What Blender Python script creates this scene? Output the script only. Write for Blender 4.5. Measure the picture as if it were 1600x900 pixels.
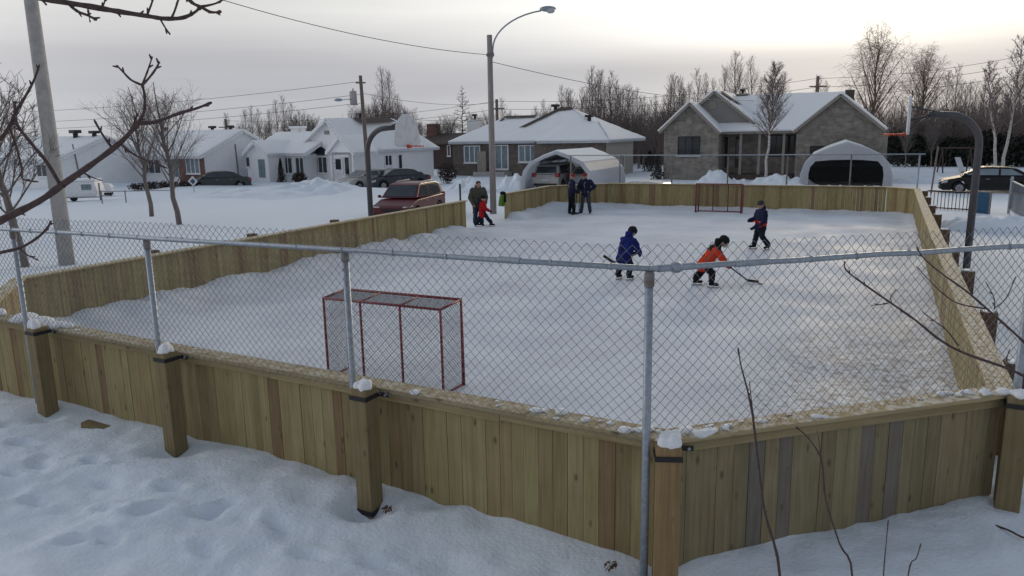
import bpy, bmesh, math, random
from math import sin, cos, pi, radians as R, sqrt, atan2
from mathutils import Vector, Matrix, noise as N

for o in list(bpy.data.objects):
    bpy.data.objects.remove(o)
scene = bpy.context.scene
COL = scene.collection
random.seed(7)

# ------------------------------------------------------------------ camera
FPX, HOR, CAMZ, ROLL = 1186.0, 208.0, 3.5, R(1.03)
PITCH = math.atan((450 - HOR) / FPX)
cam_d = bpy.data.cameras.new('camera')
cam_d.sensor_width = 36.0
cam_d.lens = FPX / 1600 * 36
cam_d.clip_start, cam_d.clip_end = 0.05, 3000
cam = bpy.data.objects.new('camera', cam_d)
COL.objects.link(cam)
_rt = Vector((1, 0, 0)); _fw = Vector((0, cos(PITCH), -sin(PITCH))); _up = Vector((0, sin(PITCH), cos(PITCH)))
_U = cos(ROLL) * _rt - sin(ROLL) * _up
_V = sin(ROLL) * _rt + cos(ROLL) * _up
m4 = Matrix((_U, _V, -_fw)).transposed().to_4x4()
m4.translation = (0, 0, CAMZ)
cam.matrix_world = m4
scene.camera = cam

# ------------------------------------------------------------------ light
SUN_AZ, SUN_EL = R(26), R(13)
SDIR = Vector((sin(SUN_AZ) * cos(SUN_EL), cos(SUN_AZ) * cos(SUN_EL), sin(SUN_EL)))
sl = bpy.data.lights.new('sun', 'SUN')
sl.energy, sl.angle, sl.color = 0.8, R(14), (1.0, 0.80, 0.55)
so = bpy.data.objects.new('sun', sl); COL.objects.link(so)
so.rotation_euler = (-SDIR).to_track_quat('-Z', 'Y').to_euler()

world = bpy.data.worlds.new('World'); scene.world = world
world.use_nodes = True
nt = world.node_tree; nt.nodes.clear()
def wn(t, **k):
    n = nt.nodes.new(t)
    for a, b in k.items(): setattr(n, a, b)
    return n
def wl(a, b): nt.links.new(a, b)
def wmath(op, a, b=None, c=None):
    n = wn('ShaderNodeMath', operation=op)
    for i, v in enumerate((a, b, c)):
        if v is None: continue
        if isinstance(v, (int, float)): n.inputs[i].default_value = v
        else: wl(v, n.inputs[i])
    return n.outputs[0]
sky = wn('ShaderNodeTexSky', sky_type='NISHITA', sun_disc=False, sun_elevation=SUN_EL, sun_rotation=SUN_AZ)
sky.air_density, sky.dust_density = 1.0, 2.0
tc = wn('ShaderNodeTexCoord')
sep = wn('ShaderNodeSeparateXYZ'); wl(tc.outputs['Generated'], sep.inputs[0])
ramp = wn('ShaderNodeValToRGB'); wl(sep.outputs['Z'], ramp.inputs[0])
cr = ramp.color_ramp
cr.elements[0].position, cr.elements[0].color = 0.0, (.50, .515, .545, 1)
cr.elements[1].position, cr.elements[1].color = 1.0, (.235, .295, .385, 1)
for p, c in ((.06, (.475, .483, .525, 1)), (.10, (.505, .508, .54, 1)), (.15, (.70, .70, .695, 1)), (.21, (.58, .59, .605, 1)), (.42, (.36, .405, .475, 1))):
    e = cr.elements.new(p); e.color = c
# thin stratus streaks, long and flat in the sky itself
mp = wn('ShaderNodeMapping'); wl(tc.outputs['Generated'], mp.inputs[0]); mp.inputs['Scale'].default_value = (1.1, 1.1, 17)
mp.inputs['Rotation'].default_value = (0.02, -0.03, 0.3)
ns = wn('ShaderNodeTexNoise'); wl(mp.outputs[0], ns.inputs[0]); ns.inputs['Scale'].default_value = 1.6; ns.inputs['Detail'].default_value = 5
strk = wn('ShaderNodeMapRange'); wl(ns.outputs['Fac'], strk.inputs[0])
for i, v in enumerate((.3, .72, .92, 1.08)): strk.inputs[i + 1].default_value = v
# the sun behind the cloud: a wide warm brightening round its direction
dot = wn('ShaderNodeVectorMath', operation='DOT_PRODUCT'); wl(tc.outputs['Generated'], dot.inputs[0]); dot.inputs[1].default_value = SDIR
dp = wmath('MAXIMUM', dot.outputs['Value'], 0.0)
g1 = wmath('MULTIPLY', wmath('POWER', dp, 40.0), 0.42)
lift = wn('ShaderNodeMapRange', interpolation_type='SMOOTHSTEP'); wl(sep.outputs['Z'], lift.inputs[0])
for i, v in enumerate((.065, .130, .20, 1.0)): lift.inputs[i + 1].default_value = v      # a bank of grey cloud lies along the horizon
g2 = wmath('MULTIPLY', wmath('MULTIPLY', wmath('POWER', dp, 7.0), 0.60), lift.outputs[0])
g1 = wmath('MULTIPLY', g1, lift.outputs[0])
g3 = wmath('MULTIPLY', wmath('MULTIPLY', wmath('POWER', dp, 300.0), 0.5), lift.outputs[0])
# the glow is broken into level bands by the cloud
band = wn('ShaderNodeMapRange'); wl(ns.outputs['Fac'], band.inputs[0])
for i, v in enumerate((.36, .62, .55, 1.25)): band.inputs[i + 1].default_value = v
def tint(fac, col):
    n = wn('ShaderNodeMix', data_type='RGBA', blend_type='MULTIPLY'); n.inputs[0].default_value = 1
    n.inputs[6].default_value = col; wl(fac, n.inputs[7]); return n.outputs[2]
def addc(a, b):
    n = wn('ShaderNodeMix', data_type='RGBA', blend_type='ADD'); n.inputs[0].default_value = 1
    wl(a, n.inputs[6]); wl(b, n.inputs[7]); return n.outputs[2]
base = wn('ShaderNodeMix', data_type='RGBA', blend_type='MULTIPLY'); base.inputs[0].default_value = 1
side = wmath('MULTIPLY_ADD', dot.outputs['Value'], 0.07, 0.93)
wl(ramp.outputs[0], base.inputs[6]); wl(wmath('MULTIPLY', strk.outputs[0], side), base.inputs[7])
gl = addc(tint(wmath('MULTIPLY', g1, band.outputs[0]), (1.0, .84, .52, 1)), tint(g2, (1.0, .955, .85, 1)))
gl = addc(gl, tint(wmath('MULTIPLY', g3, band.outputs[0]), (1.0, .93, .70, 1)))
# bright lobe added to the sky, unseen on the left, lifts left-facing boards
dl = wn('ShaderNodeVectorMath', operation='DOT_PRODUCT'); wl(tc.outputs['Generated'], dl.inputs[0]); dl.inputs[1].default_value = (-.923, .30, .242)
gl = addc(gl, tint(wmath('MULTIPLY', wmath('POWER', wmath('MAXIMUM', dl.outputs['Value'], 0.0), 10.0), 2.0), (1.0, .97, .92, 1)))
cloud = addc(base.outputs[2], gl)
bgs = wn('ShaderNodeBackground'); wl(sky.outputs[0], bgs.inputs[0]); bgs.inputs[1].default_value = 0.05
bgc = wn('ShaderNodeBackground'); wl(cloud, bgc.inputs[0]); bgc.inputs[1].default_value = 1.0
mixs = wn('ShaderNodeMixShader'); mixs.inputs[0].default_value = 0.96
wl(bgs.outputs[0], mixs.inputs[1]); wl(bgc.outputs[0], mixs.inputs[2])
wo = wn('ShaderNodeOutputWorld'); wl(mixs.outputs[0], wo.inputs[0])

vs = scene.view_settings
vs.view_transform, vs.look, vs.exposure, vs.gamma = 'Standard', 'None', 0.0, 1.0
vs.use_curve_mapping = False
scene.cycles.max_bounces = 6

# ------------------------------------------------------------------ measuring helpers: a photo pixel to a place on a known plane
def ray(x, y):
    u = (x - 800) / FPX; v = (450 - y) / FPX
    d = _U * u + _V * v + _fw
    return d
def onz(x, y, z=0.0):
    d = ray(x, y); t = (z - CAMZ) / d.z
    return Vector((d.x * t, d.y * t, z))
def atY(x, y, Y):
    d = ray(x, y); t = Y / d.y
    return Vector((d.x * t, Y, CAMZ + d.z * t))
AZ = R(26.2)
UU = Vector((sin(AZ), cos(AZ), 0)); VV = Vector((cos(AZ), -sin(AZ), 0))
GROT = -AZ                       # rotation of everything lined up with the rink
def W(r, s, z=0.0): return VV * r + UU * s + Vector((0, 0, z))
def RS(p): return (p.x * VV.x + p.y * VV.y, p.x * UU.x + p.y * UU.y)

# ------------------------------------------------------------------ materials
def mat(name, col, rough=.7, col2=None, scale=6., detail=4., stretch=(1, 1, 1), bump=0., bscale=None, spec=.4, metal=0., island=0., thr=(.35, .65), trans=0., coat=0.):
    m = bpy.data.materials.new(name); m.use_nodes = True
    t = m.node_tree; b = t.nodes['Principled BSDF']
    b.inputs['Roughness'].default_value = rough
    b.inputs['Metallic'].default_value = metal
    b.inputs['Specular IOR Level'].default_value = spec
    if trans: b.inputs['Transmission Weight'].default_value = trans
    if coat: b.inputs['Coat Weight'].default_value = coat; b.inputs['Coat Roughness'].default_value = .1
    c = (*col, 1); b.inputs['Base Color'].default_value = c
    co = t.nodes.new('ShaderNodeTexCoord'); mp = t.nodes.new('ShaderNodeMapping')
    t.links.new(co.outputs['Object'], mp.inputs[0]); mp.inputs['Scale'].default_value = stretch
    out = None
    if col2 is None: col2 = tuple(x * .82 for x in col)
    n = t.nodes.new('ShaderNodeTexNoise'); n.inputs['Scale'].default_value = scale; n.inputs['Detail'].default_value = detail
    t.links.new(mp.outputs[0], n.inputs[0])
    r = t.nodes.new('ShaderNodeMapRange'); t.links.new(n.outputs['Fac'], r.inputs[0]); r.inputs[1].default_value, r.inputs[2].default_value = thr
    mx = t.nodes.new('ShaderNodeMix'); mx.data_type = 'RGBA'
    mx.inputs[6].default_value = c; mx.inputs[7].default_value = (*col2, 1); t.links.new(r.outputs[0], mx.inputs[0])
    out = mx.outputs[2]
    if island:
        g = t.nodes.new('ShaderNodeNewGeometry')
        h = t.nodes.new('ShaderNodeMapRange'); t.links.new(g.outputs['Random Per Island'], h.inputs[0]); h.inputs[3].default_value = 1 - island; h.inputs[4].default_value = 1 + island
        ml = t.nodes.new('ShaderNodeMix'); ml.data_type = 'RGBA'; ml.blend_type = 'MULTIPLY'; ml.inputs[0].default_value = 1
        t.links.new(out, ml.inputs[6]); t.links.new(h.outputs[0], ml.inputs[7]); out = ml.outputs[2]
    t.links.new(out, b.inputs['Base Color'])
    if bump:
        n2 = t.nodes.new('ShaderNodeTexNoise'); n2.inputs['Scale'].default_value = bscale or scale; n2.inputs['Detail'].default_value = 6
        t.links.new(mp.outputs[0], n2.inputs[0])
        bp = t.nodes.new('ShaderNodeBump'); bp.inputs['Strength'].default_value = 1.0; bp.inputs['Distance'].default_value = bump
        t.links.new(n2.outputs['Fac'], bp.inputs['Height']); t.links.new(bp.outputs[0], b.inputs['Normal'])
    return m

def wood_mat(name, stops, frost=0., knots=True, gscale=1., bump=.0015, along='z'):
    """vertical or lengthwise boards: a tone per board, long grain, knots; frost = old rime on upward faces"""
    m = bpy.data.materials.new(name); m.use_nodes = True
    t = m.node_tree; b = t.nodes['Principled BSDF']; L = t.links.new
    b.inputs['Roughness'].default_value = .8; b.inputs['Specular IOR Level'].default_value = .25
    co = t.nodes.new('ShaderNodeTexCoord'); g = t.nodes.new('ShaderNodeNewGeometry')
    rp = t.nodes.new('ShaderNodeValToRGB'); L(g.outputs['Random Per Island'], rp.inputs[0])
    rp.color_ramp.interpolation = 'CONSTANT'
    for i, (p, c) in enumerate(stops):
        e = rp.color_ramp.elements[i] if i < 2 else rp.color_ramp.elements.new(p)
        e.position = p; e.color = (*c, 1)
    # grain, shifted per board so that it never lines up
    sh = t.nodes.new('ShaderNodeVectorMath'); sh.operation = 'MULTIPLY_ADD'
    cmb = t.nodes.new('ShaderNodeCombineXYZ')
    for k in range(3): L(g.outputs['Random Per Island'], cmb.inputs[k])
    L(cmb.outputs[0], sh.inputs[0]); sh.inputs[1].default_value = (37, 11, 53); L(co.outputs['Object'], sh.inputs[2])
    mp = t.nodes.new('ShaderNodeMapping'); L(sh.outputs[0], mp.inputs[0])
    mp.inputs['Scale'].default_value = (38 * gscale, 38 * gscale, 1.6 * gscale) if along == 'z' else (1.6 * gscale, 38 * gscale, 38 * gscale)
    n = t.nodes.new('ShaderNodeTexNoise'); L(mp.outputs[0], n.inputs[0]); n.inputs['Scale'].default_value = 1; n.inputs['Detail'].default_value = 5
    n.inputs['Distortion'].default_value = .6
    r = t.nodes.new('ShaderNodeMapRange'); L(n.outputs['Fac'], r.inputs[0])
    for i, v in enumerate((.3, .7, .78, 1.12)): r.inputs[i + 1].default_value = v
    ml = t.nodes.new('ShaderNodeMix'); ml.data_type = 'RGBA'; ml.blend_type = 'MULTIPLY'; ml.inputs[0].default_value = 1
    L(rp.outputs[0], ml.inputs[6]); L(r.outputs[0], ml.inputs[7]); out = ml.outputs[2]
    # blotchy weathering
    n3 = t.nodes.new('ShaderNodeTexNoise'); L(sh.outputs[0], n3.inputs[0]); n3.inputs['Scale'].default_value = 3.0; n3.inputs['Detail'].default_value = 3
    r3 = t.nodes.new('ShaderNodeMapRange'); L(n3.outputs['Fac'], r3.inputs[0])
    for i, v in enumerate((.35, .7, 0, .55)): r3.inputs[i + 1].default_value = v
    mw = t.nodes.new('ShaderNodeMix'); mw.data_type = 'RGBA'; L(r3.outputs[0], mw.inputs[0]); L(out, mw.inputs[6])
    mw2 = t.nodes.new('ShaderNodeMix'); mw2.data_type = 'RGBA'; mw2.blend_type = 'MULTIPLY'; mw2.inputs[0].default_value = 1
    L(out, mw2.inputs[6]); mw2.inputs[7].default_value = (.78, .72, .66, 1); L(mw2.outputs[2], mw.inputs[7]); out = mw.outputs[2]
    if knots:
        mk = t.nodes.new('ShaderNodeMapping'); L(sh.outputs[0], mk.inputs[0]); mk.inputs['Scale'].default_value = (9, 9, 4.2) if along == 'z' else (4.2, 9, 9)
        v = t.nodes.new('ShaderNodeTexVoronoi'); L(mk.outputs[0], v.inputs[0]); v.inputs['Scale'].default_value = 1
        sc = t.nodes.new('ShaderNodeSeparateColor'); L(v.outputs['Color'], sc.inputs[0])
        gt = t.nodes.new('ShaderNodeMath'); gt.operation = 'GREATER_THAN'; L(sc.outputs[0], gt.inputs[0]); gt.inputs[1].default_value = .48
        kr = t.nodes.new('ShaderNodeMapRange'); L(v.outputs['Distance'], kr.inputs[0])
        for i, q in enumerate((.07, .22, .72, 0)): kr.inputs[i + 1].default_value = q
        kk = t.nodes.new('ShaderNodeMath'); kk.operation = 'MULTIPLY'; L(kr.outputs[0], kk.inputs[0]); L(gt.outputs[0], kk.inputs[1])
        mx = t.nodes.new('ShaderNodeMix'); mx.data_type = 'RGBA'; L(kk.outputs[0], mx.inputs[0]); L(out, mx.inputs[6]); mx.inputs[7].default_value = (.085, .05, .028, 1); out = mx.outputs[2]
    if frost:
        n4 = t.nodes.new('ShaderNodeTexNoise'); L(co.outputs['Object'], n4.inputs[0]); n4.inputs['Scale'].default_value = 16; n4.inputs['Detail'].default_value = 6
        r4 = t.nodes.new('ShaderNodeMapRange'); L(n4.outputs['Fac'], r4.inputs[0])
        for i, q in enumerate((.44, .60, 0, frost)): r4.inputs[i + 1].default_value = q
        sz = t.nodes.new('ShaderNodeSeparateXYZ'); L(g.outputs['Normal'], sz.inputs[0])
        cl = t.nodes.new('ShaderNodeMath'); cl.operation = 'MULTIPLY'; cl.use_clamp = True; L(sz.outputs[2], cl.inputs[0]); L(r4.outputs[0], cl.inputs[1])
        mx = t.nodes.new('ShaderNodeMix'); mx.data_type = 'RGBA'; L(cl.outputs[0], mx.inputs[0]); L(out, mx.inputs[6]); mx.inputs[7].default_value = (.72, .70, .66, 1); out = mx.outputs[2]
    L(out, b.inputs['Base Color'])
    bp = t.nodes.new('ShaderNodeBump'); bp.inputs['Distance'].default_value = bump; L(n.outputs['Fac'], bp.inputs['Height']); L(bp.outputs[0], b.inputs['Normal'])
    return m

def brick_mat(name, c1, c2, mortar, bw=.22, bh=.075, bump=.004):
    m = bpy.data.materials.new(name); m.use_nodes = True
    t = m.node_tree; b = t.nodes['Principled BSDF']; L = t.links.new
    b.inputs['Roughness'].default_value = .9
    co = t.nodes.new('ShaderNodeTexCoord')
    sx = t.nodes.new('ShaderNodeSeparateXYZ'); L(co.outputs['Object'], sx.inputs[0])
    ad = t.nodes.new('ShaderNodeMath'); L(sx.outputs[0], ad.inputs[0]); L(sx.outputs[1], ad.inputs[1])
    cb = t.nodes.new('ShaderNodeCombineXYZ'); L(ad.outputs[0], cb.inputs[0]); L(sx.outputs[2], cb.inputs[1])
    br = t.nodes.new('ShaderNodeTexBrick'); L(cb.outputs[0], br.inputs[0])
    br.inputs['Color1'].default_value = (*c1, 1); br.inputs['Color2'].default_value = (*c2, 1); br.inputs['Mortar'].default_value = (*mortar, 1)
    br.inputs['Scale'].default_value = 1; br.inputs['Brick Width'].default_value = bw; br.inputs['Row Height'].default_value = bh
    br.inputs['Mortar Size'].default_value = .010
    n = t.nodes.new('ShaderNodeTexNoise'); L(co.outputs['Object'], n.inputs[0]); n.inputs['Scale'].default_value = 2.2; n.inputs['Detail'].default_value = 5
    r = t.nodes.new('ShaderNodeMapRange'); L(n.outputs['Fac'], r.inputs[0])
    for i, q in enumerate((.3, .7, .72, 1.25)): r.inputs[i + 1].default_value = q
    ml = t.nodes.new('ShaderNodeMix'); ml.data_type = 'RGBA'; ml.blend_type = 'MULTIPLY'; ml.inputs[0].default_value = 1
    L(br.outputs[0], ml.inputs[6]); L(r.outputs[0], ml.inputs[7]); L(ml.outputs[2], b.inputs['Base Color'])
    return m

def siding_mat(name, col, row=.2):
    m = bpy.data.materials.new(name); m.use_nodes = True
    t = m.node_tree; b = t.nodes['Principled BSDF']; L = t.links.new
    b.inputs['Roughness'].default_value = .55
    co = t.nodes.new('ShaderNodeTexCoord'); sx = t.nodes.new('ShaderNodeSeparateXYZ'); L(co.outputs['Object'], sx.inputs[0])
    q = t.nodes.new('ShaderNodeMath'); q.operation = 'DIVIDE'; L(sx.outputs[2], q.inputs[0]); q.inputs[1].default_value = row
    fr = t.nodes.new('ShaderNodeMath'); fr.operation = 'FRACT'; L(q.outputs[0], fr.inputs[0])
    bp = t.nodes.new('ShaderNodeBump'); bp.inputs['Distance'].default_value = .008; L(fr.outputs[0], bp.inputs['Height']); L(bp.outputs[0], b.inputs['Normal'])
    n = t.nodes.new('ShaderNodeTexNoise'); L(co.outputs['Object'], n.inputs[0]); n.inputs['Scale'].default_value = 1.5; n.inputs['Detail'].default_value = 4
    mx = t.nodes.new('ShaderNodeMix'); mx.data_type = 'RGBA'; L(n.outputs['Fac'], mx.inputs[0])
    mx.inputs[6].default_value = (*col, 1); mx.inputs[7].default_value = (*[x * .86 for x in col], 1); L(mx.outputs[2], b.inputs['Base Color'])
    return m

def snow_mat(name, col=(.80, .81, .83), b1=.03, s1=5., b2=.006, s2=60., dirt=None, dthr=(.62, .8), dscale=1.2):
    m = bpy.data.materials.new(name); m.use_nodes = True
    t = m.node_tree; b = t.nodes['Principled BSDF']; L = t.links.new
    b.inputs['Roughness'].default_value = .75; b.inputs['Specular IOR Level'].default_value = .25
    co = t.nodes.new('ShaderNodeTexCoord')
    n1 = t.nodes.new('ShaderNodeTexNoise'); L(co.outputs['Object'], n1.inputs[0]); n1.inputs['Scale'].default_value = s1; n1.inputs['Detail'].default_value = 5
    n2 = t.nodes.new('ShaderNodeTexNoise'); L(co.outputs['Object'], n2.inputs[0]); n2.inputs['Scale'].default_value = s2; n2.inputs['Detail'].default_value = 3
    p1 = t.nodes.new('ShaderNodeBump'); p1.inputs['Distance'].default_value = b1; L(n1.outputs['Fac'], p1.inputs['Height'])
    p2 = t.nodes.new('ShaderNodeBump'); p2.inputs['Distance'].default_value = b2; L(n2.outputs['Fac'], p2.inputs['Height']); L(p1.outputs[0], p2.inputs['Normal'])
    L(p2.outputs[0], b.inputs['Normal'])
    n3 = t.nodes.new('ShaderNodeTexNoise'); L(co.outputs['Object'], n3.inputs[0]); n3.inputs['Scale'].default_value = dscale; n3.inputs['Detail'].default_value = 7; n3.inputs['Roughness'].default_value = .62
    r3 = t.nodes.new('ShaderNodeMapRange'); L(n3.outputs['Fac'], r3.inputs[0]); r3.inputs[1].default_value, r3.inputs[2].default_value = dthr
    mx = t.nodes.new('ShaderNodeMix'); mx.data_type = 'RGBA'; L(r3.outputs[0], mx.inputs[0])
    mx.inputs[6].default_value = (*col, 1); mx.inputs[7].default_value = (*(dirt or [x * .88 for x in col]), 1); L(mx.outputs[2], b.inputs['Base Color'])
    return m

def ice_mat():
    m = bpy.data.materials.new('scuffed_ice'); m.use_nodes = True
    t = m.node_tree; b = t.nodes['Principled BSDF']; L = t.links.new
    b.inputs['Specular IOR Level'].default_value = .04
    co = t.nodes.new('ShaderNodeTexCoord'); O = co.outputs['Object']
    def noise(sc, det, st=(1, 1, 1), rot=0, rough=.55):
        mp = t.nodes.new('ShaderNodeMapping'); L(O, mp.inputs[0]); mp.inputs['Scale'].default_value = st; mp.inputs['Rotation'].default_value = (0, 0, rot)
        n = t.nodes.new('ShaderNodeTexNoise'); L(mp.outputs[0], n.inputs[0]); n.inputs['Scale'].default_value = sc; n.inputs['Detail'].default_value = det; n.inputs['Roughness'].default_value = rough
        return n.outputs['Fac']
    def mr(x, a, b_, c, d):
        n = t.nodes.new('ShaderNodeMapRange'); L(x, n.inputs[0])
        for i, q in enumerate((a, b_, c, d)): n.inputs[i + 1].default_value = q
        return n.outputs[0]
    def mix(f, a, b_):
        n = t.nodes.new('ShaderNodeMix'); n.data_type = 'RGBA'
        if isinstance(f, float): n.inputs[0].default_value = f
        else: L(f, n.inputs[0])
        for i, v in ((6, a), (7, b_)):
            if isinstance(v, tuple): n.inputs[i].default_value = (*v, 1)
            else: L(v, n.inputs[i])
        return n.outputs[2]
    def mm(op, a, b_):
        n = t.nodes.new('ShaderNodeMath'); n.operation = op; n.use_clamp = True
        for i, v in enumerate((a, b_)):
            if isinstance(v, float): n.inputs[i].default_value = v
            else: L(v, n.inputs[i])
        return n.outputs[0]
    c = mix(mr(noise(.55, 6), .38, .66, 0, 1), (.68, .715, .77), (.57, .595, .655))
    sk = mr(noise(3, 3, (14, .5, 1), .5), .6, .72, 0, .5)
    sk2 = mr(noise(3, 3, (14, .5, 1), -.8), .6, .72, 0, .45)
    c = mix(mm('MAXIMUM', sk, sk2), c, (.76, .785, .82))
    for sc_, off_, w_, k_ in ((.42, 3.1, .0045, .55), (.55, 9.7, .0040, .5), (.8, 17.3, .0040, .45), (1.3, 23.9, .006, .30)):
        mp = t.nodes.new('ShaderNodeMapping'); L(O, mp.inputs[0]); mp.inputs['Location'].default_value = (off_, off_ * .7, off_); mp.inputs['Rotation'].default_value = (0, 0, off_)
        nn_ = t.nodes.new('ShaderNodeTexNoise'); L(mp.outputs[0], nn_.inputs[0]); nn_.inputs['Scale'].default_value = sc_; nn_.inputs['Detail'].default_value = .6; nn_.inputs['Distortion'].default_value = .8
        d_ = t.nodes.new('ShaderNodeMath'); d_.operation = 'PINGPONG'; L(nn_.outputs['Fac'], d_.inputs[0]); d_.inputs[1].default_value = .035
        c = mix(mm('MULTIPLY', mr(d_.outputs[0], 0, w_, k_, 0), mr(noise(1.7, 3), .42, .6, 0, 1)), c, (.80, .825, .86))
    # gritty worn strip of dirty ice along the right boards (rink x is across)
    sx = t.nodes.new('ShaderNodeSeparateXYZ'); L(O, sx.inputs[0])
    near = mr(sx.outputs[0], -2.0, -.3, 0, 1)
    far = mr(sx.outputs[1], 21., 8., 0, 1)
    d = mm('MULTIPLY', mr(noise(2.6, 8, rough=.72), .40, .60, 0, 1), mm('MULTIPLY', near, far))
    c = mix(mm('MULTIPLY', d, .62), c, (.27, .25, .24))
    d2 = mm('MULTIPLY', mr(noise(8, 4), .48, .62, 0, 1), mm('MULTIPLY', mr(sx.outputs[0], -1.9, -.7, 0, 1), mr(sx.outputs[1], 19., 12., 0, 1)))
    c = mix(mm('MULTIPLY', d2, .75), c, (.26, .22, .19))
    L(c, b.inputs['Base Color'])
    L(mr(noise(.8, 4), .35, .65, .55, .75), b.inputs['Roughness'])
    p1 = t.nodes.new('ShaderNodeBump'); p1.inputs['Distance'].default_value = .0035; L(noise(9, 6), p1.inputs['Height'])
    L(p1.outputs[0], b.inputs['Normal'])
    return m

M = {}
M['snow'] = snow_mat('snow_ground', (.735, .785, .85), b1=.035, s1=3.2, b2=.010, s2=26)
M['snow_far'] = snow_mat('snow_roof', (.82, .83, .85), b1=.03, s1=1.2, b2=.01, s2=6)
M['snow_lump'] = snow_mat('snow_lump', (.84, .85, .87), b1=.02, s1=14, b2=.006, s2=80)
M['ice'] = ice_mat()
def tone(l, k): return [(p_, tuple(c_ * k for c_ in col_)) for p_, col_ in l]
pl = [(0, (.39, .33, .175)), (.16, (.425, .36, .20)), (.32, (.35, .285, .155)), (.46, (.40, .35, .18)), (.60, (.32, .25, .14)), (.72, (.41, .325, .18)), (.82, (.435, .37, .205)), (.92, (.30, .21, .12))]
pm_ = [(0, (.27, .23, .135)), (.18, (.235, .195, .115)), (.34, (.205, .182, .15)), (.42, (.285, .245, .14)), (.60, (.25, .205, .12)), (.76, (.19, .17, .145)), (.82, (.285, .23, .135))]
M['planks_mixed'] = wood_mat('mixed_planks', pm_)
M['timber_orange'] = wood_mat('post_timber_orange', [(0, (.31, .21, .105)), (.5, (.29, .195, .10))], gscale=.8)
pl = [(a_, (c_[0] * .83, c_[1] * .805, c_[2] * .76)) for a_, c_ in pl]
M['rail'] = wood_mat('treated_rail', [(0, (.36, .30, .165)), (.4, (.33, .27, .15)), (.7, (.37, .295, .165))], gscale=.7, along='x')
M['planks'] = wood_mat('treated_planks', pl)
capc = [(0, (.38, .31, .175)), (.5, (.35, .28, .16)), (.8, (.37, .30, .175))]
M['cap'] = wood_mat('treated_cap', capc, frost=.34, gscale=.6, along='x')
M['cap_frost'] = wood_mat('treated_cap_frosted', [(0, (.44, .36, .205)), (.5, (.41, .33, .19))], frost=.6, gscale=.6, along='x')
M['timber'] = wood_mat('post_timber', [(0, (.245, .195, .105)), (.4, (.225, .18, .10)), (.7, (.25, .20, .11))], gscale=.9)
M['timber_dark'] = wood_mat('post_timber_dark', [(0, (.15, .095, .06)), (.5, (.13, .09, .06))], gscale=.9)
M['galv'] = mat('galvanised_steel', (.36, .40, .45), .45, (.27, .30, .34), 30, bump=.0004, bscale=90, metal=.55)
M['galv_old'] = mat('weathered_steel', (.22, .22, .23), .6, (.17, .13, .11), 14, metal=.3)
M['wire'] = mat('galvanised_wire', (.19, .205, .225), .5, (.13, .14, .155), 30, metal=.4)
M['black_steel'] = mat('black_strap', (.018, .018, .02), .5)
M['red_pipe'] = mat('goal_red_paint', (.25, .028, .034), .5, (.07, .018, .02), 32, thr=(.5, .56))
M['net'] = mat('goal_netting', (.10, .095, .10), .8)
M['white_sid'] = siding_mat('white_siding', (.86, .87, .89))
M['white_trim'] = mat('white_trim', (.80, .81, .83), .5)
M['brick_red'] = brick_mat('red_brick', (.17, .055, .042), (.12, .04, .035), (.2, .16, .14))
M['brick_brown'] = brick_mat('brown_brick', (.135, .105, .085), (.10, .08, .066), (.17, .15, .135))
M['stone'] = brick_mat('grey_stone', (.27, .245, .215), (.19, .17, .15), (.25, .235, .21), .42, .17)
M['grey_sid'] = siding_mat('grey_siding', (.25, .24, .225))
M['beige_sid'] = siding_mat('beige_siding', (.36, .33, .30))
M['stone_trim'] = mat('taupe_trim', (.30, .27, .235), .6)
M['fascia'] = mat('pale_fascia', (.55, .57, .60), .5)
M['shingle'] = mat('brown_shingles', (.06, .045, .04), .9, (.10, .08, .07), 8)
M['dark_wood'] = mat('dark_siding', (.055, .035, .032), .8, (.08, .05, .045), 3)
M['glass'] = mat('window_glass', (.025, .03, .038), .08, (.04, .05, .06), 1.5, spec=.6)
M['glass_blue'] = mat('curtained_glass', (.13, .18, .22), .12, (.20, .25, .28), 2.5, spec=.6)
M['void'] = mat('interior_shade', (.012, .011, .012), .9)  # near-black colour standing in for shade inside the dark shelter
M['concrete'] = mat('pole_concrete', (.42, .40, .38), .8, (.34, .32, .31), 5, bump=.002, bscale=60)
M['pole_wood'] = mat('utility_pole_wood', (.20, .16, .14), .85, (.14, .11, .10), 3, stretch=(6, 6, .6))
M['bark'] = mat('bark_grey', (.21, .18, .17), .9, (.13, .11, .10), 8, stretch=(1, 1, .3))
M['bark_red'] = mat('bark_reddish', (.20, .155, .145), .9, (.145, .11, .105), 12)
M['bark_near'] = mat('bark_branch', (.10, .062, .058), .8, (.055, .036, .036), 60, bump=.0015, bscale=120)
M['bark_warm'] = mat('bark_warm', (.26, .19, .145), .9, (.11, .075, .06), 6)
M['birch'] = mat('birch_bark', (.52, .49, .46), .8, (.22, .19, .18), 4, stretch=(1, 1, 2.5), thr=(.5, .72))
M['evergreen'] = mat('evergreen_needles', (.020, .026, .022), .9, (.034, .036, .028), 8)
M['leaf_dark'] = mat('dormant_shrub', (.045, .035, .033), .9, (.07, .05, .045), 8)
M['plastic'] = mat('shelter_sheet', (.70, .71, .74), .5, (.62, .63, .67), 1.2, spec=.3, bump=.02, bscale=2.5)
_t = M['plastic'].node_tree; _tr = _t.nodes.new('ShaderNodeBsdfTranslucent'); _tr.inputs[0].default_value = (.72, .75, .80, 1); _mx = _t.nodes.new('ShaderNodeMixShader'); _mx.inputs[0].default_value = .45
_t.links.new(_t.nodes['Principled BSDF'].outputs[0], _mx.inputs[1]); _t.links.new(_tr.outputs[0], _mx.inputs[2]); _t.links.new(_mx.outputs[0], _t.nodes['Material Output'].inputs[0])
M['tyre'] = mat('tyre_rubber', (.015, .015, .016), .9)
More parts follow.
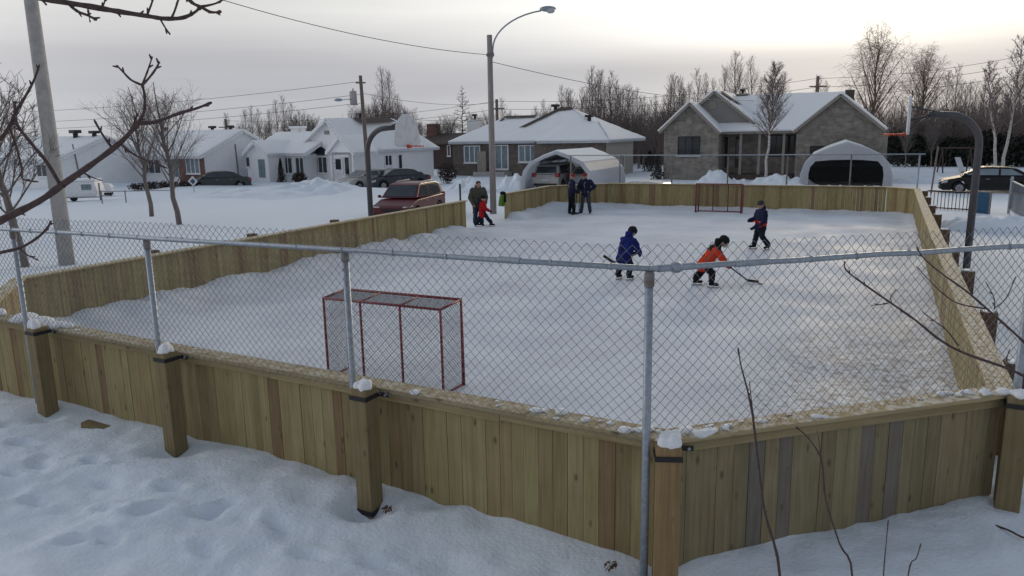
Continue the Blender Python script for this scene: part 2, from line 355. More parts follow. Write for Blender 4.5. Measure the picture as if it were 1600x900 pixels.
M['rim'] = mat('alloy_rim', (.32, .33, .35), .4, metal=.7)
M['plastic_black'] = mat('black_plastic', (.015, .015, .017), .5)
M['lamp_clear'] = mat('clear_lens', (.50, .52, .55), .15, spec=.8)
M['lamp_red'] = mat('red_lens', (.30, .02, .02), .2, spec=.7)
M['orange'] = mat('rim_orange', (.60, .09, .03), .5)
M['board_white'] = mat('backboard_white', (.62, .63, .66), .5)
M['hoop_pole'] = mat('hoop_pole_grey', (.058, .066, .075), .45, (.09, .075, .08), 6)
def paint(name, c): return mat(name, c, .42, tuple(x * .8 + .012 for x in c), 2.2, spec=.3, coat=.12)
P_red = paint('paint_dark_red', (.105, .009, .014)); P_grey = paint('paint_dark_grey', (.038, .042, .05)); P_black = mat('paint_black', (.010, .011, .014), .5, (.016, .016, .018), 3, spec=.25)
P_silver = paint('paint_silver', (.38, .37, .355)); P_beige = paint('paint_pale_silver', (.42, .41, .39)); P_white = mat('paint_white', (.55, .56, .58), .5); P_green = paint('paint_grey_green', (.045, .055, .055))
M['skin'] = mat('skin', (.45, .27, .20), .6)
def cloth(name, c): return mat(name, c, .9, tuple(x * .75 for x in c), 9, bump=.004, bscale=14, spec=.2)

# ------------------------------------------------------------------ mesh builder
class MB:
    def __init__(s): s.v = []; s.f = []
    def add(s, vs, fs):
        o = len(s.v); s.v += [tuple(p) for p in vs]; s.f += [tuple(i + o for i in f) for f in fs]
    def box(s, x0, x1, y0, y1, z0, z1):
        s.add([(x0, y0, z0), (x1, y0, z0), (x1, y1, z0), (x0, y1, z0), (x0, y0, z1), (x1, y0, z1), (x1, y1, z1), (x0, y1, z1)],
              [(0, 3, 2, 1), (4, 5, 6, 7), (0, 1, 5, 4), (1, 2, 6, 5), (2, 3, 7, 6), (3, 0, 4, 7)])
    def bar(s, a, b, w, h, up=Vector((0, 0, 1))):
        a, b = Vector(a), Vector(b); d = (b - a).normalized(); sd = d.cross(up)
        if sd.length < 1e-4: sd = d.cross(Vector((0, 1, 0)))
        sd.normalize(); u = sd.cross(d)
        vs = [p + sd * (w / 2 * i) + u * (h / 2 * j) for p in (a, b) for i, j in ((-1, -1), (1, -1), (1, 1), (-1, 1))]
        s.add(vs, [(0, 1, 2, 3), (7, 6, 5, 4), (0, 4, 5, 1), (1, 5, 6, 2), (2, 6, 7, 3), (3, 7, 4, 0)])
    def tube(s, pts, rad, n=8, cap=True):
        pts = [Vector(p) for p in pts]; k = len(pts)
        if not isinstance(rad, (list, tuple)): rad = [rad] * k
        ref = None; vs = []
        for i, p in enumerate(pts):
            t = (pts[min(i + 1, k - 1)] - pts[max(i - 1, 0)])
            if t.length < 1e-9: t = Vector((0, 0, 1))
            t.normalize()
            if ref is None:
                ref = t.cross(Vector((0, 0, 1)))
                if ref.length < 1e-3: ref = t.cross(Vector((0, 1, 0)))
            ref = (ref - t * ref.dot(t))
            if ref.length < 1e-5: ref = t.cross(Vector((1, 0, 0)))
            ref.normalize(); b = t.cross(ref)
            for j in range(n):
                a = 2 * pi * j / n; vs.append(p + (ref * cos(a) + b * sin(a)) * rad[i])
        fs = [(i * n + j, i * n + (j + 1) % n, (i + 1) * n + (j + 1) % n, (i + 1) * n + j) for i in range(k - 1) for j in range(n)]
        if cap: fs += [tuple(range(n - 1, -1, -1)), tuple((k - 1) * n + j for j in range(n))]
        s.add(vs, fs)
    def ell(s, c, r, n=12, m=8, rot=None):
        c = Vector(c); vs = []; fs = []
        for i in range(m + 1):
            th = pi * i / m
            for j in range(n):
                ph = 2 * pi * j / n; q = Vector((r[0] * sin(th) * cos(ph), r[1] * sin(th) * sin(ph), r[2] * cos(th)))
                if rot: q = rot @ q
                vs.append(c + q)
        for i in range(m):
            for j in range(n): fs.append((i * n + j, (i + 1) * n + j, (i + 1) * n + (j + 1) % n, i * n + (j + 1) % n))
        s.add(vs, fs)
    def cone(s, a, b, ra, rb, n=10):
        """capsule with a radius at each end"""
        a, b = Vector(a), Vector(b); d = b - a; L = max(d.length, 1e-6); d /= L
        pts = [a - d * ra * .96, a - d * ra * .75, a - d * ra * .35, a, b, b + d * rb * .35, b + d * rb * .75, b + d * rb * .96]
        s.tube(pts, [ra * .28, ra * .66, ra * .94, ra, rb, rb * .94, rb * .66, rb * .28], n)
    def prism(s, poly, fn, a, b):
        """poly of 2-D points, fn(p, q, d) -> 3-D, extruded from depth a to b"""
        n = len(poly); vs = [fn(p, q, a) for p, q in poly] + [fn(p, q, b) for p, q in poly]
        s.add(vs, [tuple(range(n)), tuple(range(2 * n - 1, n - 1, -1))] + [(i, i + n, (i + 1) % n + n, (i + 1) % n) for i in range(n)])
    def slab(s, q, t):
        q = [Vector(p) for p in q]; nrm = (q[1] - q[0]).cross(q[-1] - q[0]).normalized() * t; n = len(q)
        s.add(q + [p + nrm for p in q], [tuple(range(n - 1, -1, -1)), tuple(range(n, 2 * n))] + [(i, (i + 1) % n, (i + 1) % n + n, i + n) for i in range(n)])
    def build(s, name, m, parent=None, smooth=False, bevel=0., bseg=2, recalc=True):
        me = bpy.data.meshes.new(name); me.from_pydata(s.v, [], s.f)
        if recalc or bevel:
            bm = bmesh.new(); bm.from_mesh(me)
            if bevel:
                bmesh.ops.remove_doubles(bm, verts=bm.verts, dist=1e-5)
            bmesh.ops.recalc_face_normals(bm, faces=bm.faces)
            if bevel:
                ed = [e for e in bm.edges if e.is_manifold and e.calc_face_angle(0) > R(28)]
                bmesh.ops.bevel(bm, geom=ed, offset=bevel, segments=bseg, affect='EDGES', profile=.6, clamp_overlap=True)
            bm.to_mesh(me); bm.free()
        me.materials.append(m)
        if smooth:
            me.polygons.foreach_set('use_smooth', [True] * len(me.polygons))
        o = bpy.data.objects.new(name, me); COL.objects.link(o)
        if parent: o.parent = parent
        return o
def xz(p, q, d): return (p, d, q)
def yz(p, q, d): return (d, p, q)
def tag(o, label=None, cat=None, group=None, kind=None):
    if label: o['label'] = label
    if cat: o['category'] = cat
    if group: o['group'] = group
    if kind: o['kind'] = kind
    return o
def thing(name, label, cat, loc=(0, 0, 0), rz=0., group=None):
    o = bpy.data.objects.new(name, None); COL.objects.link(o); o.empty_display_size = .2
    o.location = loc; o.rotation_euler = (0, 0, rz)
    return tag(o, label, cat, group)
def dup(root, loc, rz=None, label=None, group=None, scale=None):
    r = root.copy(); COL.objects.link(r); r.location = loc
    if rz is not None: r.rotation_euler = (0, 0, rz)
    if scale: r.scale = scale if isinstance(scale, tuple) else (scale,) * 3
    if label: r['label'] = label
    if group: r['group'] = group
    for ch in list(root.children):
        c = ch.copy(); COL.objects.link(c); c.parent = r
        for g in ch.children:
            d = g.copy(); COL.objects.link(d); d.parent = c
    return r
def soften(o, voxel, smooth=4, folds=0.):
    """weld the shapes of a mesh into one continuous skin and keep the result as plain mesh"""
    md = o.modifiers.new('r', 'REMESH'); md.mode = 'VOXEL'; md.voxel_size = voxel; md.use_smooth_shade = True
    sm = o.modifiers.new('s', 'SMOOTH'); sm.iterations = smooth; sm.factor = .5
    dg = bpy.context.evaluated_depsgraph_get(); dg.update()
    me = bpy.data.meshes.new_from_object(o.evaluated_get(dg))
    if folds:
        nrm_ = [Vector(v_.normal) for v_ in me.vertices]
        for v_, n_ in zip(me.vertices, nrm_):
            q_ = Vector(v_.co); v_.co = q_ + n_ * folds * (N.noise(Vector((q_.x * 8, q_.y * 8, q_.z * 17))) + .5 * N.noise(Vector((q_.x * 22, q_.y * 22, q_.z * 30))))
    o.modifiers.clear(); old = o.data; o.data = me; me.name = o.name
    bpy.data.meshes.remove(old)
    return o
def blob_snow(name, parent, pts, voxel=.02, m=None):
    b = MB()
    for p, r in pts: b.ell(p, r, 10, 7)
    o = b.build(name, m or M['snow_lump'], parent); return soften(o, voxel, 3)
def fbm(x, y, sc, oc=4, seed=0):
    return N.fractal(Vector((x * sc + seed * 13.1, y * sc - seed * 7.7, seed * 3.3)), 1.0, 2.0, oc, noise_basis='PERLIN_ORIGINAL')
# ------------------------------------------------------------------ ground: one sheet out to the horizon
RINK = [(-11.5, 6.105), (-1.4, 5.6), (1.05, 7.8), (1.05, 33.6), (.05, 34.6), (-11.6, 34.6), (-13.9, 32.3), (-13.9, 8.2)]
def inside_depth(r, s):
    d = 1e9
    for i in range(8):
        a, b = RINK[i], RINK[(i + 1) % 8]; ex, ey = b[0] - a[0], b[1] - a[1]; L = sqrt(ex * ex + ey * ey)
        d = min(d, (ex * (s - a[1]) - ey * (r - a[0])) / L)
    return d
def sstep(a, b, x):
    t = max(0., min(1., (x - a) / (b - a))); return t * t * (3 - 2 * t)
PITS = [(*W(r_, s_).xy, w_, h_) for r_, s_, w_, h_ in ((-4.17, 5.32, .24, .17), (-6.93, 5.46, .26, .14), (-9.35, 5.58, .26, .12), (-1.35, 5.3, .25, .12), (1.3, 7.35, .3, .12))]
random.seed(3)
STEPS = [(random.uniform(-9, 4.5), random.uniform(2.6, 9), random.uniform(.13, .22)) for _ in range(90)]
random.seed(21); BOOTS = []
for r0, s0, r1, s1_, st in ((-10.5, 4.9, -2.2, 4.35, .62), (-9.8, 4.2, .6, 3.5, .66), (-1.2, 3.2, 2.6, 6.6, .6), (-6, 3.6, -5.2, 5.3, .55)):
    n_ = int(sqrt((r1 - r0) ** 2 + (s1_ - s0) ** 2) / st)
    for i_ in range(n_):
        f_ = (i_ + random.uniform(-.2, .2)) / n_; a_ = atan2(s1_ - s0, r1 - r0) + AZ * 0; sd_ = .13 if i_ % 2 else -.13
        q_ = W(r0 + (r1 - r0) * f_ - sin(a_) * sd_ + random.uniform(-.05, .05), s0 + (s1_ - s0) * f_ + cos(a_) * sd_ + random.uniform(-.05, .05))
        BOOTS.append((q_.x, q_.y, a_ + GROT + random.uniform(-.25, .25), random.uniform(.035, .07)))
def ground_z(x, y):
    r = x * VV.x + y * VV.y; s = x * UU.x + y * UU.y
    near = 1 - sstep(7.5, 15, s)
    left = 0.
    z = -.14 + near * (.235 + left)
    z += .13 * sstep(-18, -14.5, r) * (1 - sstep(-13.2, -12.5, r)) * sstep(22, 24, s) * (1 - sstep(29, 31, s))
    # right side of the rink: a ploughed ridge
    z += .22 * math.exp(-((r - 4.6) / 1.6) ** 2) * sstep(12, 18, s) * (1 - sstep(24, 30, s))
    # bank rising towards the photographer, lower left
    z += .30 * sstep(4.6, 2.2, s) * (.6 + .4 * sstep(2, -6, x))
    d = sqrt(x * x + y * y)
    k = 1 - sstep(60, 150, d)
    z += .11 * fbm(x, y, .35, 3, 1) * (near * .8 + .5) * k
    if d < 16:
        wl_d = abs(s - 5.31 + .05 * r); soft = .35 + .65 * sstep(.15, 1.1, wl_d)
        z += (.034 * fbm(x, y, 1.3, 4, 2) + .022 * fbm(x, y, 3.4, 3, 3) + .010 * fbm(x, y, 9.0, 2, 6)) * soft
        q = fbm(x, y, 2.3, 2, 5); z -= .045 * max(0, q - .12)
        for px, py, w, h in PITS:
            e = ((x - px) ** 2 + (y - py) ** 2) / (w * w)
            if e < 6: z -= h * math.exp(-e)
        for px, py, a_, h in BOOTS:
            dx, dy = x - px, y - py
            if dx * dx + dy * dy < .16:
                u_ = (dx * cos(a_) + dy * sin(a_)) / .17; v_ = (-dx * sin(a_) + dy * cos(a_)) / .085; e = (u_ * u_ + v_ * v_)
                z += -h * math.exp(-e * e) + .022 * math.exp(-(sqrt(e) - 1.35) ** 2 * 7)
        for px, py, w in STEPS:
            e = ((x - px) ** 2 + (y - py) ** 2) / (w * w)
            if e < 6: z -= .032 * math.exp(-e) - .011 * math.exp(-(sqrt(e) - 1.5) ** 2 * 4)
    else:
        z += .10 * fbm(x, y, .12, 3, 4) * k
        # low ploughed windrow along the street
        z += .35 * math.exp(-((s - 41.5) / 1.1) ** 2) * sstep(-16, -20, r) * (.6 + .7 * fbm(x, y, .22, 3, 9))
    return z
def graded(a, b, lo, hi, st, grow):
    xs = []; x = a
    while x <= b: xs.append(x); x += st
    d = st; x = a
    while x > lo: d *= grow; x -= d; xs.insert(0, x)
    d = st; x = xs[-1]
    while x < hi: d *= grow; x += d; xs.append(x)
    return xs
GX = graded(-8.6, 6.2, -700, 700, .06, 1.10); GY = graded(2.2, 10.2, -60, 1300, .06, 1.085)
g = MB(); nx = len(GX)
for y in GY:
    for x in GX:
        z = ground_z(x, y)
        i = inside_depth(x * VV.x + y * VV.y, x * UU.x + y * UU.y)
        if i > .12: z = min(z, -.35)
        g.v.append((x, y, z))
for j in range(len(GY) - 1):
    for i in range(nx - 1): g.f.append((j * nx + i, j * nx + i + 1, (j + 1) * nx + i + 1, (j + 1) * nx + i))
go = g.build('snowy_ground', M['snow'], smooth=True, recalc=False)
tag(go, 'trampled snow covering the ground all round the rink', 'snow', kind='structure')

# ------------------------------------------------------------------ ice sheet with the rough snow left along its boards
def ice_z(r, s):
    d = inside_depth(r, s)
    lw = sstep(-9, -13.9, r)
    lw *= 1 - sstep(23.6, 24.6, s) * (1 - sstep(27.6, 28.4, s)); gap = sstep(23.8, 24.8, s) * (1 - sstep(27.4, 28.2, s)) * sstep(-11, -12.5, r)
    w = (.55 + .75 * lw) * (1 + .5 * fbm(r, s, .5, 3, 11))
    h = (.10 + .16 * lw) * (1 - .85 * gap) * (1 + .5 * fbm(r, s, 1.1, 3, 12))
    z = h * (1 - sstep(0, max(w, .1), d)) ** 1.3
    z += (.028 * fbm(r, s, 3.2, 3, 13) + .012 * fbm(r, s, 9, 2, 14)) * (1 - sstep(.2, 1.6, d))
    z += .006 * fbm(r, s, .8, 2, 15)
    return max(z, -.02)
ic = MB(); rs_ = []; r = -14.05
RX = [-14.0 + .12 * i for i in range(int(15.2 / .12) + 1)]; SY = [5.5 + .14 * i for i in range(int(29.3 / .14) + 1)]
idx = {}
for j, s in enumerate(SY):
    for i, r in enumerate(RX):
        d = inside_depth(r, s)
        if d > -.2:
            rr, ss = r, s
            for _ in range(3):          # the edge of the sheet is tucked just into the boards
                if d < -.012:
                    e = .002; gx = (inside_depth(rr + e, ss) - d) / e; gy = (inside_depth(rr, ss + e) - d) / e; g2_ = gx * gx + gy * gy + 1e-9
                    rr += gx * (-.010 - d) / g2_; ss += gy * (-.010 - d) / g2_; d = inside_depth(rr, ss)
            idx[i, j] = len(ic.v); ic.v.append((rr, ss, ice_z(rr, ss)))
for j in range(len(SY) - 1):
    for i in range(len(RX) - 1):
        k = [(i, j), (i + 1, j), (i + 1, j + 1), (i, j + 1)]
        if all(q in idx for q in k): ic.f.append(tuple(idx[q] for q in k))
io = ic.build('ice_surface', M['ice'], smooth=True, recalc=False); io.rotation_euler = (0, 0, GROT)
tag(io, 'scuffed pale ice inside the wooden boards', 'ice', kind='structure')

# ------------------------------------------------------------------ board walls
def board_wall(label, A, B, zt=1.10, zb=-.25, lumps=(), cap=True, seed=0, capw=(-.16, .07), plm='planks', capm='cap_frost'):
    rnd = random.Random(seed)
    a, b = W(*A), W(*B); L = (b - a).length; rz = atan2(b.y - a.y, b.x - a.x)
    t = thing('board_wall', label, 'board wall', a, rz, 'plank board walls round the rink')
    p = MB(); x = .005
    while x < L - .02:
        w = rnd.choice((.138, .138, .14, .135, .118, .15)); w = min(w, L - x - .004)
        o = rnd.uniform(-.004, .003); th = .038
        p.box(x, x + w, -th + o, o, zb, zt - .041 - rnd.uniform(0, .006)); x += w + rnd.uniform(.002, .006)
    p.build('planks', M[plm], t)
    r = MB(); x = 0
    while x < L - .05:
        e = min(x + rnd.uniform(2.4, 3.6), L)
        if L - e < .4: e = L
        r.box(x + .003, e - .003, -.086, -.046, zt - .133 + rnd.uniform(-.008, .008), zt - .042); x = e
    r.build('rail', M['rail'], t)
    r = MB(); r.box(.02, L - .02, -.086, -.046, .22, .31); r.build('lower_rail', M['planks'], t) if zb < -.3 else None
    c = MB(); x = -.03
    while x < L:
        e = min(x + rnd.uniform(2.6, 3.7), L + .03)
        if L - e < .5: e = L + .03
        j = rnd.uniform(-.008, .008)
        c.box(x + .002, e - .002, capw[0] + j, capw[1] + j, zt - .038 + rnd.uniform(-.002, .002), zt + rnd.uniform(-.002, .002)); x = e
    c.build('cap', M[capm], t, bevel=.004, bseg=1)
    if lumps:
        pts = []
        for (x, n, sp, h) in lumps:
            for _ in range(n):
                q = rnd.gauss(0, sp); hh = h * rnd.choice((.3, .45, .6, .75, 1.0))
                pts.append(((x + q, rnd.uniform(capw[0] + .03, capw[1] - .03), zt + hh * .25), (hh * rnd.uniform(.8, 2.2), hh * rnd.uniform(.7, 1.5), hh * rnd.uniform(.45, .85))))
        blob_snow('snow_lumps', t, pts, .016)
    return t
def spread(L, step, n, h, rnd=random.Random(5)):
    return [(x * step + rnd.uniform(0, step), rnd.randint(1, n), step * .3, h * rnd.uniform(.6, 1.2)) for x in range(int(L / step))]
board_wall('board wall along the near end of the rink, facing the camera with three strapped posts on it', RINK[0], RINK[1], seed=1, zb=-.3, zt=1.16, capm='cap',
           lumps=[(.4, 4, .25, .09), (1.25, 8, .12, .11), (1.75, 5, .2, .10), (2.15, 4, .15, .06), (4.6, 4, .2, .028), (6.0, 3, .3, .03), (7.75, 1, .01, .055), (8.5, 3, .15, .03), (9.1, 6, .10, .045), (9.65, 5, .15, .035), (9.95, 6, .08, .045)])
board_wall('short angled board wall at the near right corner, with grey boards among the tan ones', RINK[1], RINK[2], seed=12, zb=-.3, zt=1.16, plm='planks_mixed',
           lumps=[(.16, 9, .07, .04), (.55, 8, .12, .035), (.95, 4, .1, .035), (1.35, 3, .1, .03), (2.3, 3, .2, .022), (2.75, 9, .1, .035), (3.05, 12, .1, .045)])
board_wall('long board wall down the right side of the rink, its frosty cap seen from above', RINK[2], RINK[3], seed=3, zt=1.125, lumps=spread(22, 1.3, 3, .03))
board_wall('narrow greyish board wall cutting off the far right corner', RINK[3], RINK[4], seed=4)
board_wall('board wall across the far end of the rink, behind the far goal', RINK[4], RINK[5], seed=5, lumps=spread(11.5, .5, 3, .05))
board_wall('angled board wall at the far left corner, behind the two standing men', RINK[5], RINK[6], seed=6, lumps=[(1.5, 2, .4, .04)])
board_wall('short board wall beyond the gap on the left side, with the green jacket on its end', RINK[6], (-13.9, 27.75), seed=7)
board_wall('long board wall up the left side of the rink, ending at the gap', (-13.9, 24.5), RINK[7], seed=8)
board_wall('board wall at the near left corner, its yellowish inside face turned to the sunset', RINK[7], RINK[0], seed=9, lumps=[(2.6, 5, .3, .07)])

# ------------------------------------------------------------------ square timber posts outside the boards
def timber(label, r, s, rz, ht, zb=-.45, cap=.05, w=.19, strap=None, foot=None, m='timber', group='timber posts outside the boards', seed=0):
    rnd = random.Random(seed); h = w / 2
    p0 = W(r, s); t = thing('timber_post', label, 'timber post', (p0.x, p0.y, 0), rz, group)
    b = MB(); b.box(-h, h, -h, h, zb, ht); b.build('timber', M[m], t, bevel=.008, bseg=2)
    if strap is not None:
        q = MB(); z0, z1 = strap, strap + .042; e = h + .004
        q.box(-e, e, -e - .005, -e, z0, z1); q.box(e, e + .005, -e - .005, h + .03, z0, z1); q.box(-e - .005, -e, -e - .005, h, z0, z1)
        q.box(e + .006, e + .11, h + .024, h + .030, z0, z1)
        st = q.build('strap', M['black_steel'], t)
        q = MB(); q.tube([(e + .075, h + .023, strap + .021), (e + .075, h + .010, strap + .021)], .013, 8); q.build('bolt', M['galv'], st)
    if foot is not None:
        q = MB(); e = h + .004
        for (x0, x1, y0, y1) in ((-e - .004, e + .004, -e - .004, -e), (-e - .004, -e, -e, e), (e, e + .004, -e, e)): q.box(x0, x1, y0, y1, foot, foot + .045)
        q.build('foot_band', M['black_steel'], t)
    if cap:
        pts = []; lean = rnd.uniform(0, 6.28)
        for _ in range(16):
            a, d = rnd.uniform(0, 6.28), rnd.uniform(0, h * .80); up = cap * (.25 + .55 * max(0, cos(a - lean)) * d / h)
            rr = h * rnd.uniform(.28, .55)
            pts.append(((d * cos(a), d * sin(a), ht + up * .6), (rr, rr * rnd.uniform(.8, 1.2), cap * rnd.uniform(.35, .75))))
        for _ in range(4):
            a = rnd.uniform(0, 6.28); pts.append(((h * .9 * cos(a), h * .9 * sin(a), ht + .005), (.028, .025, .018)))
        blob_snow('snow_cap', t, pts, .014)
    return t
NR = GROT + R(-2.9)
timber('timber post with a tall rounded snow cap, farthest left of the front posts', -9.51, 5.70, NR, 1.20, cap=.15, strap=1.12, seed=1, w=.175)
timber('timber post with a peaked snow cap, second from the left along the near end', -7.03, 5.575, NR, 1.20, cap=.12, strap=1.10, seed=2, w=.175)
timber('timber post with a black band at its foot, just in front of the near goal', -4.235, 5.435, NR, 1.21, cap=.08, strap=1.10, foot=-.045, seed=3, w=.175)
timber('orange toned corner timber post beside the tallest galvanised pipe', -1.345, 5.37, GROT + R(20), 1.17, cap=.13, strap=1.06, seed=4, w=.19, m='timber_orange')
p5_ = RS(onz(1593, 622, 1.14))
timber('timber post standing apart at the right edge of the picture', p5_[0], p5_[1] + .02, R(-28), 1.16, zb=-.3, cap=.05, strap=1.06, foot=.02, seed=5, w=.19)
for i, s in enumerate((9.0, 11.35, 14.4, 17.4, 20.3, 23.5, 26.5, 29.4, 32.0)):
    timber('dark brown timber post leaning outside the right boards', 1.33, s, GROT, 1.10 + .02 * (i % 3), cap=.02 if i % 2 else .03, m='timber_dark', group='dark timber posts outside the right boards', seed=20 + i, w=.19)
for i, s in enumerate((11.2, 14.1, 17.3, 21.2)):
    timber('brown timber post head showing just above the left boards', -14.16, s, GROT, 1.15, cap=0, m='timber_dark', group='timber posts behind the left boards', seed=40 + i, w=.19)

# ------------------------------------------------------------------ chain link fence
def mesh_wires(L, z0, z1, pitch, rad, tx, depth=0.0025, sides=3):
    """each wire zigzags and hooks its neighbour; tx(x, y, z) places it"""
    b = MB(); h = pitch / 2; n = int(L / h)
    top = int((z1 - z0) / h)
    for i in range(n):
        pts = []
        for k in range(top + 1):
            xx, zz = (i + (k + i) % 2) * h, z0 + k * h; wx = .010 * N.noise(Vector((xx * .8, zz * .9, 3.1))) + .0035 * N.noise(Vector((xx * 5, zz * 5, 1.7))); wz = .012 * N.noise(Vector((xx * .6, zz * .7, 8.3))) + .0035 * N.noise(Vector((xx * 5, zz * 5, 5.9)))
            pts.append(tx(xx + wx, (depth if (k + i) % 2 else -depth) + .016 * N.noise(Vector((xx * .7, zz * .8, 12.))), zz + wz))
        # twisted ends stand up where the zigzag reaches a joint
        b.tube(pts, rad, sides, cap=False)
    return b
def fence_part(root, a, b, posts, zt, zb, z_mesh, pitch, rad, rail_r=.023, sides=3, side=.024, post_r=.032, trim=(0, 0)):
    """a, b in rink coordinates; posts = distances along the run"""
    A, B = W(*a), W(*b); L = (B - A).length; d = (B - A).normalized(); nrm = Vector((-d.y, d.x, 0))
    rl = MB(); pts = [A + d * (L * i / 8) + Vector((0, 0, zt + .006 * sin(i * 2.2))) for i in range(9)]
    rl.tube(pts, rail_r, 10); ro = rl.build('top_rail', M['galv'], root, smooth=True)
    return A, B, L, d, nrm, ro
fence = thing('chain_link_fence', 'tall galvanised chain link fence standing along the near boards', 'chain link fence', (0, 0, 0))
def pipe(x, y, zt, r=.032, lean=(0, 0), dirt=True):
    b = MB(); b.tube([(x, y, -.5), (x + lean[0], y + lean[1], zt)], r, 14); o = b.build('fence_post', M['galv'], fence, smooth=False)
    for f in o.data.polygons: f.use_smooth = abs(f.normal.z) < .5
    c = MB(); c.tube([(x + lean[0], y + lean[1], zt - .09), (x + lean[0], y + lean[1], zt + .005), (x + lean[0], y + lean[1], zt + .02)], [r + .006, r + .006, r * .7], 14); c.build('post_cap', M['galv_old'], o)
    return o
ZF = 2.47
C1 = W(-1.5, 5.32); CE = W(1.20, 7.86); C0 = W(-15.2, 5.385 + .05 * 13.7)
for r_, z_ in ((-4.43, 2.46), (-7.26, 2.41), (-9.88, 2.40), (-12.7, 2.39)):
    q = W(r_, 5.385 + .05 * (-1.5 - r_)); pipe(q.x, q.y, z_)
pipe(C1.x, C1.y, 2.475, .032); pipe(CE.x, CE.y, 2.47, .034)
for (a, b, za, zb_) in ((C0, C1, 2.36, 2.515), (C1 - Vector((.01, .006, 0)), W(1.5, 8.15), 2.515, 2.46)):
    L = (b - a).length; d = (b - a).normalized(); nn = Vector((-d.y, d.x, 0))
    t = MB(); t.tube([a + d * (L * i / 10) + nn * (.008 * sin(i * 1.7)) + Vector((0, 0, za + (zb_ - za) * i / 10 - .004 * sin(i * 2.3))) for i in range(11)], .0225, 10)
    x_ = .25
    while x_ < L - .2:          # wire ties round the rail
        c_ = a + d * x_ + Vector((0, 0, za + (zb_ - za) * x_ / L)); t.tube([c_ - d * .006, c_ + d * .006], .029, 8); x_ += random.uniform(.42, .62)
    ro = t.build('top_rail', M['galv'], fence, smooth=True)
    for k in ((.30, .62, .915) if a == C0 else (.055, .21)):
        pa = a + d * (L * k); zz = za + (zb_ - za) * k
        t = MB(); w_ = .10 if a == C0 else .15
        t.tube([pa + Vector((0, 0, zz)) - d * w_, pa + Vector((0, 0, zz)) + d * w_], .0275, 12)
        if a != C0 and k < .1:
            t.ell(pa + Vector((0, 0, zz)), (.055, .055, .043), 12, 8)
        t.build('rail_sleeve', M['galv'], ro, smooth=False)
    off = nn * (.030 if a == C0 else .034)
    def tx(x, y, z, a=a, d=d, nn=nn, off=off, za=za, zb_=zb_, L=L): return a + d * x + off + nn * y + Vector((0, 0, z + (za + (zb_ - za) * x / L - 2.515) * max(0, (z - 1.1) / 1.4)))
    pit = .0905
    w_ = mesh_wires(L, 1.145, 1.1451 + pit / 2 * 34, pit, .0029, tx)
    w_.build('wire_mesh', M['wire'], fence, recalc=False)
# far fence round the old court, behind the far boards
ff = thing('chain_link_fence', 'low looking galvanised fence behind the far boards, in front of the houses', 'chain link fence', (0, 0, 0))
for i, r_ in enumerate((1.15, -1.36, -3.87, -6.38, -8.9, -11.4, -13.9)):
    q = W(r_, 35.0); b = MB(); b.tube([(q.x, q.y, -.4), (q.x, q.y, 2.37)], .034, 10); b.build('fence_post', M['galv_old'] if i else M['galv'], ff, smooth=True)
b = MB(); b.tube([W(-14.15, 35.0, 2.385), W(-6, 35.0, 2.37), W(1.35, 35.0, 2.385)], .026, 8); b.build('top_rail', M['galv'], ff, smooth=True)
b = mesh_wires(15.0, .9, 2.4, .0905, .0016, lambda x, y, z: W(-13.9 + x, 34.96 + y, z)); b.build('wire_mesh', M['wire'], ff, recalc=False)

# ------------------------------------------------------------------ hockey goals
def goal(label, r, s, rz, w, h, dp, netpitch, netr, rad=.022, front=+1):
    """local: x across, +y is the open front"""
    p = W(r, s); t = thing('hockey_goal', label, 'hockey goal', (p.x, p.y, 0.012), rz, 'hockey goals')
    x = w / 2
    f = MB(); f.tube([(-x, 0, 0), (-x, 0, h), (x, 0, h), (x, 0, 0)], rad * 1.25, 8); f.build('front_frame', M['red_pipe'], t, smooth=True)
    bk = MB()
    bk.tube([(-x + .02, -dp, 0), (-x + .02, -dp, h - .03)], rad * .9, 7); bk.tube([(x - .02, -dp, 0), (x - .02, -dp, h - .03)], rad * .9, 7)
    for k in (-1, 1): bk.tube([(k * w / 6, -dp, .02), (k * w / 6, -dp, h - .03)], rad * .85, 7)
    bk.tube([(-x + .02, -dp, h - .03), (x - .02, -dp, h - .03)], rad * .9, 7); bk.tube([(-x + .02, -dp, .02), (x - .02, -dp, .02)], rad * .9, 7)
    for k in (-1, 1):
        bk.tube([(k * x, 0, h), (k * (x - .02), -dp, h - .03)], rad * .85, 7); bk.tube([(k * x, 0, .02), (k * (x - .02), -dp, .02)], rad * .85, 7)
        bk.tube([(k * w / 6, 0, h), (k * w / 6, -dp, h - .03)], rad * .6, 6)
    bk.build('rear_frame', M['red_pipe'], t, smooth=True)
    n = MB()
    def panel(o, ax, ay, La, Lb):
        o, ax, ay = Vector(o), Vector(ax), Vector(ay); hp = netpitch / 2
        for i in range(int(La / hp)):
            n.tube([o + ax * ((i + (k + i) % 2) * hp) + ay * (k * hp) for k in range(int(Lb / hp) + 1)], netr, 3, cap=False)
    panel((-x + .02, -dp, .02), (1, 0, 0), (0, 0, 1), w - .06, h - .05)
    panel((-x, -dp, h - .02), (1, 0, 0), (0, 1, 0), w, dp)
    panel((-x + .01, -dp, .02), (0, 1, 0), (0, 0, 1), dp, h - .05); panel((x - .01, -dp, .02), (0, 1, 0), (0, 0, 1), dp, h - .05)
    n.build('net', M['net'], t, recalc=False)
    return t
goal('red piped goal at the near end, seen from behind through the fence', -6.17, 8.90, GROT, 2.0, 1.24, .52, .055, .0030, .021)
goal('small looking red goal standing against the far end boards', -6.35, 32.9, GROT + pi, 1.9, 1.22, .5, .06, .0022, .025)

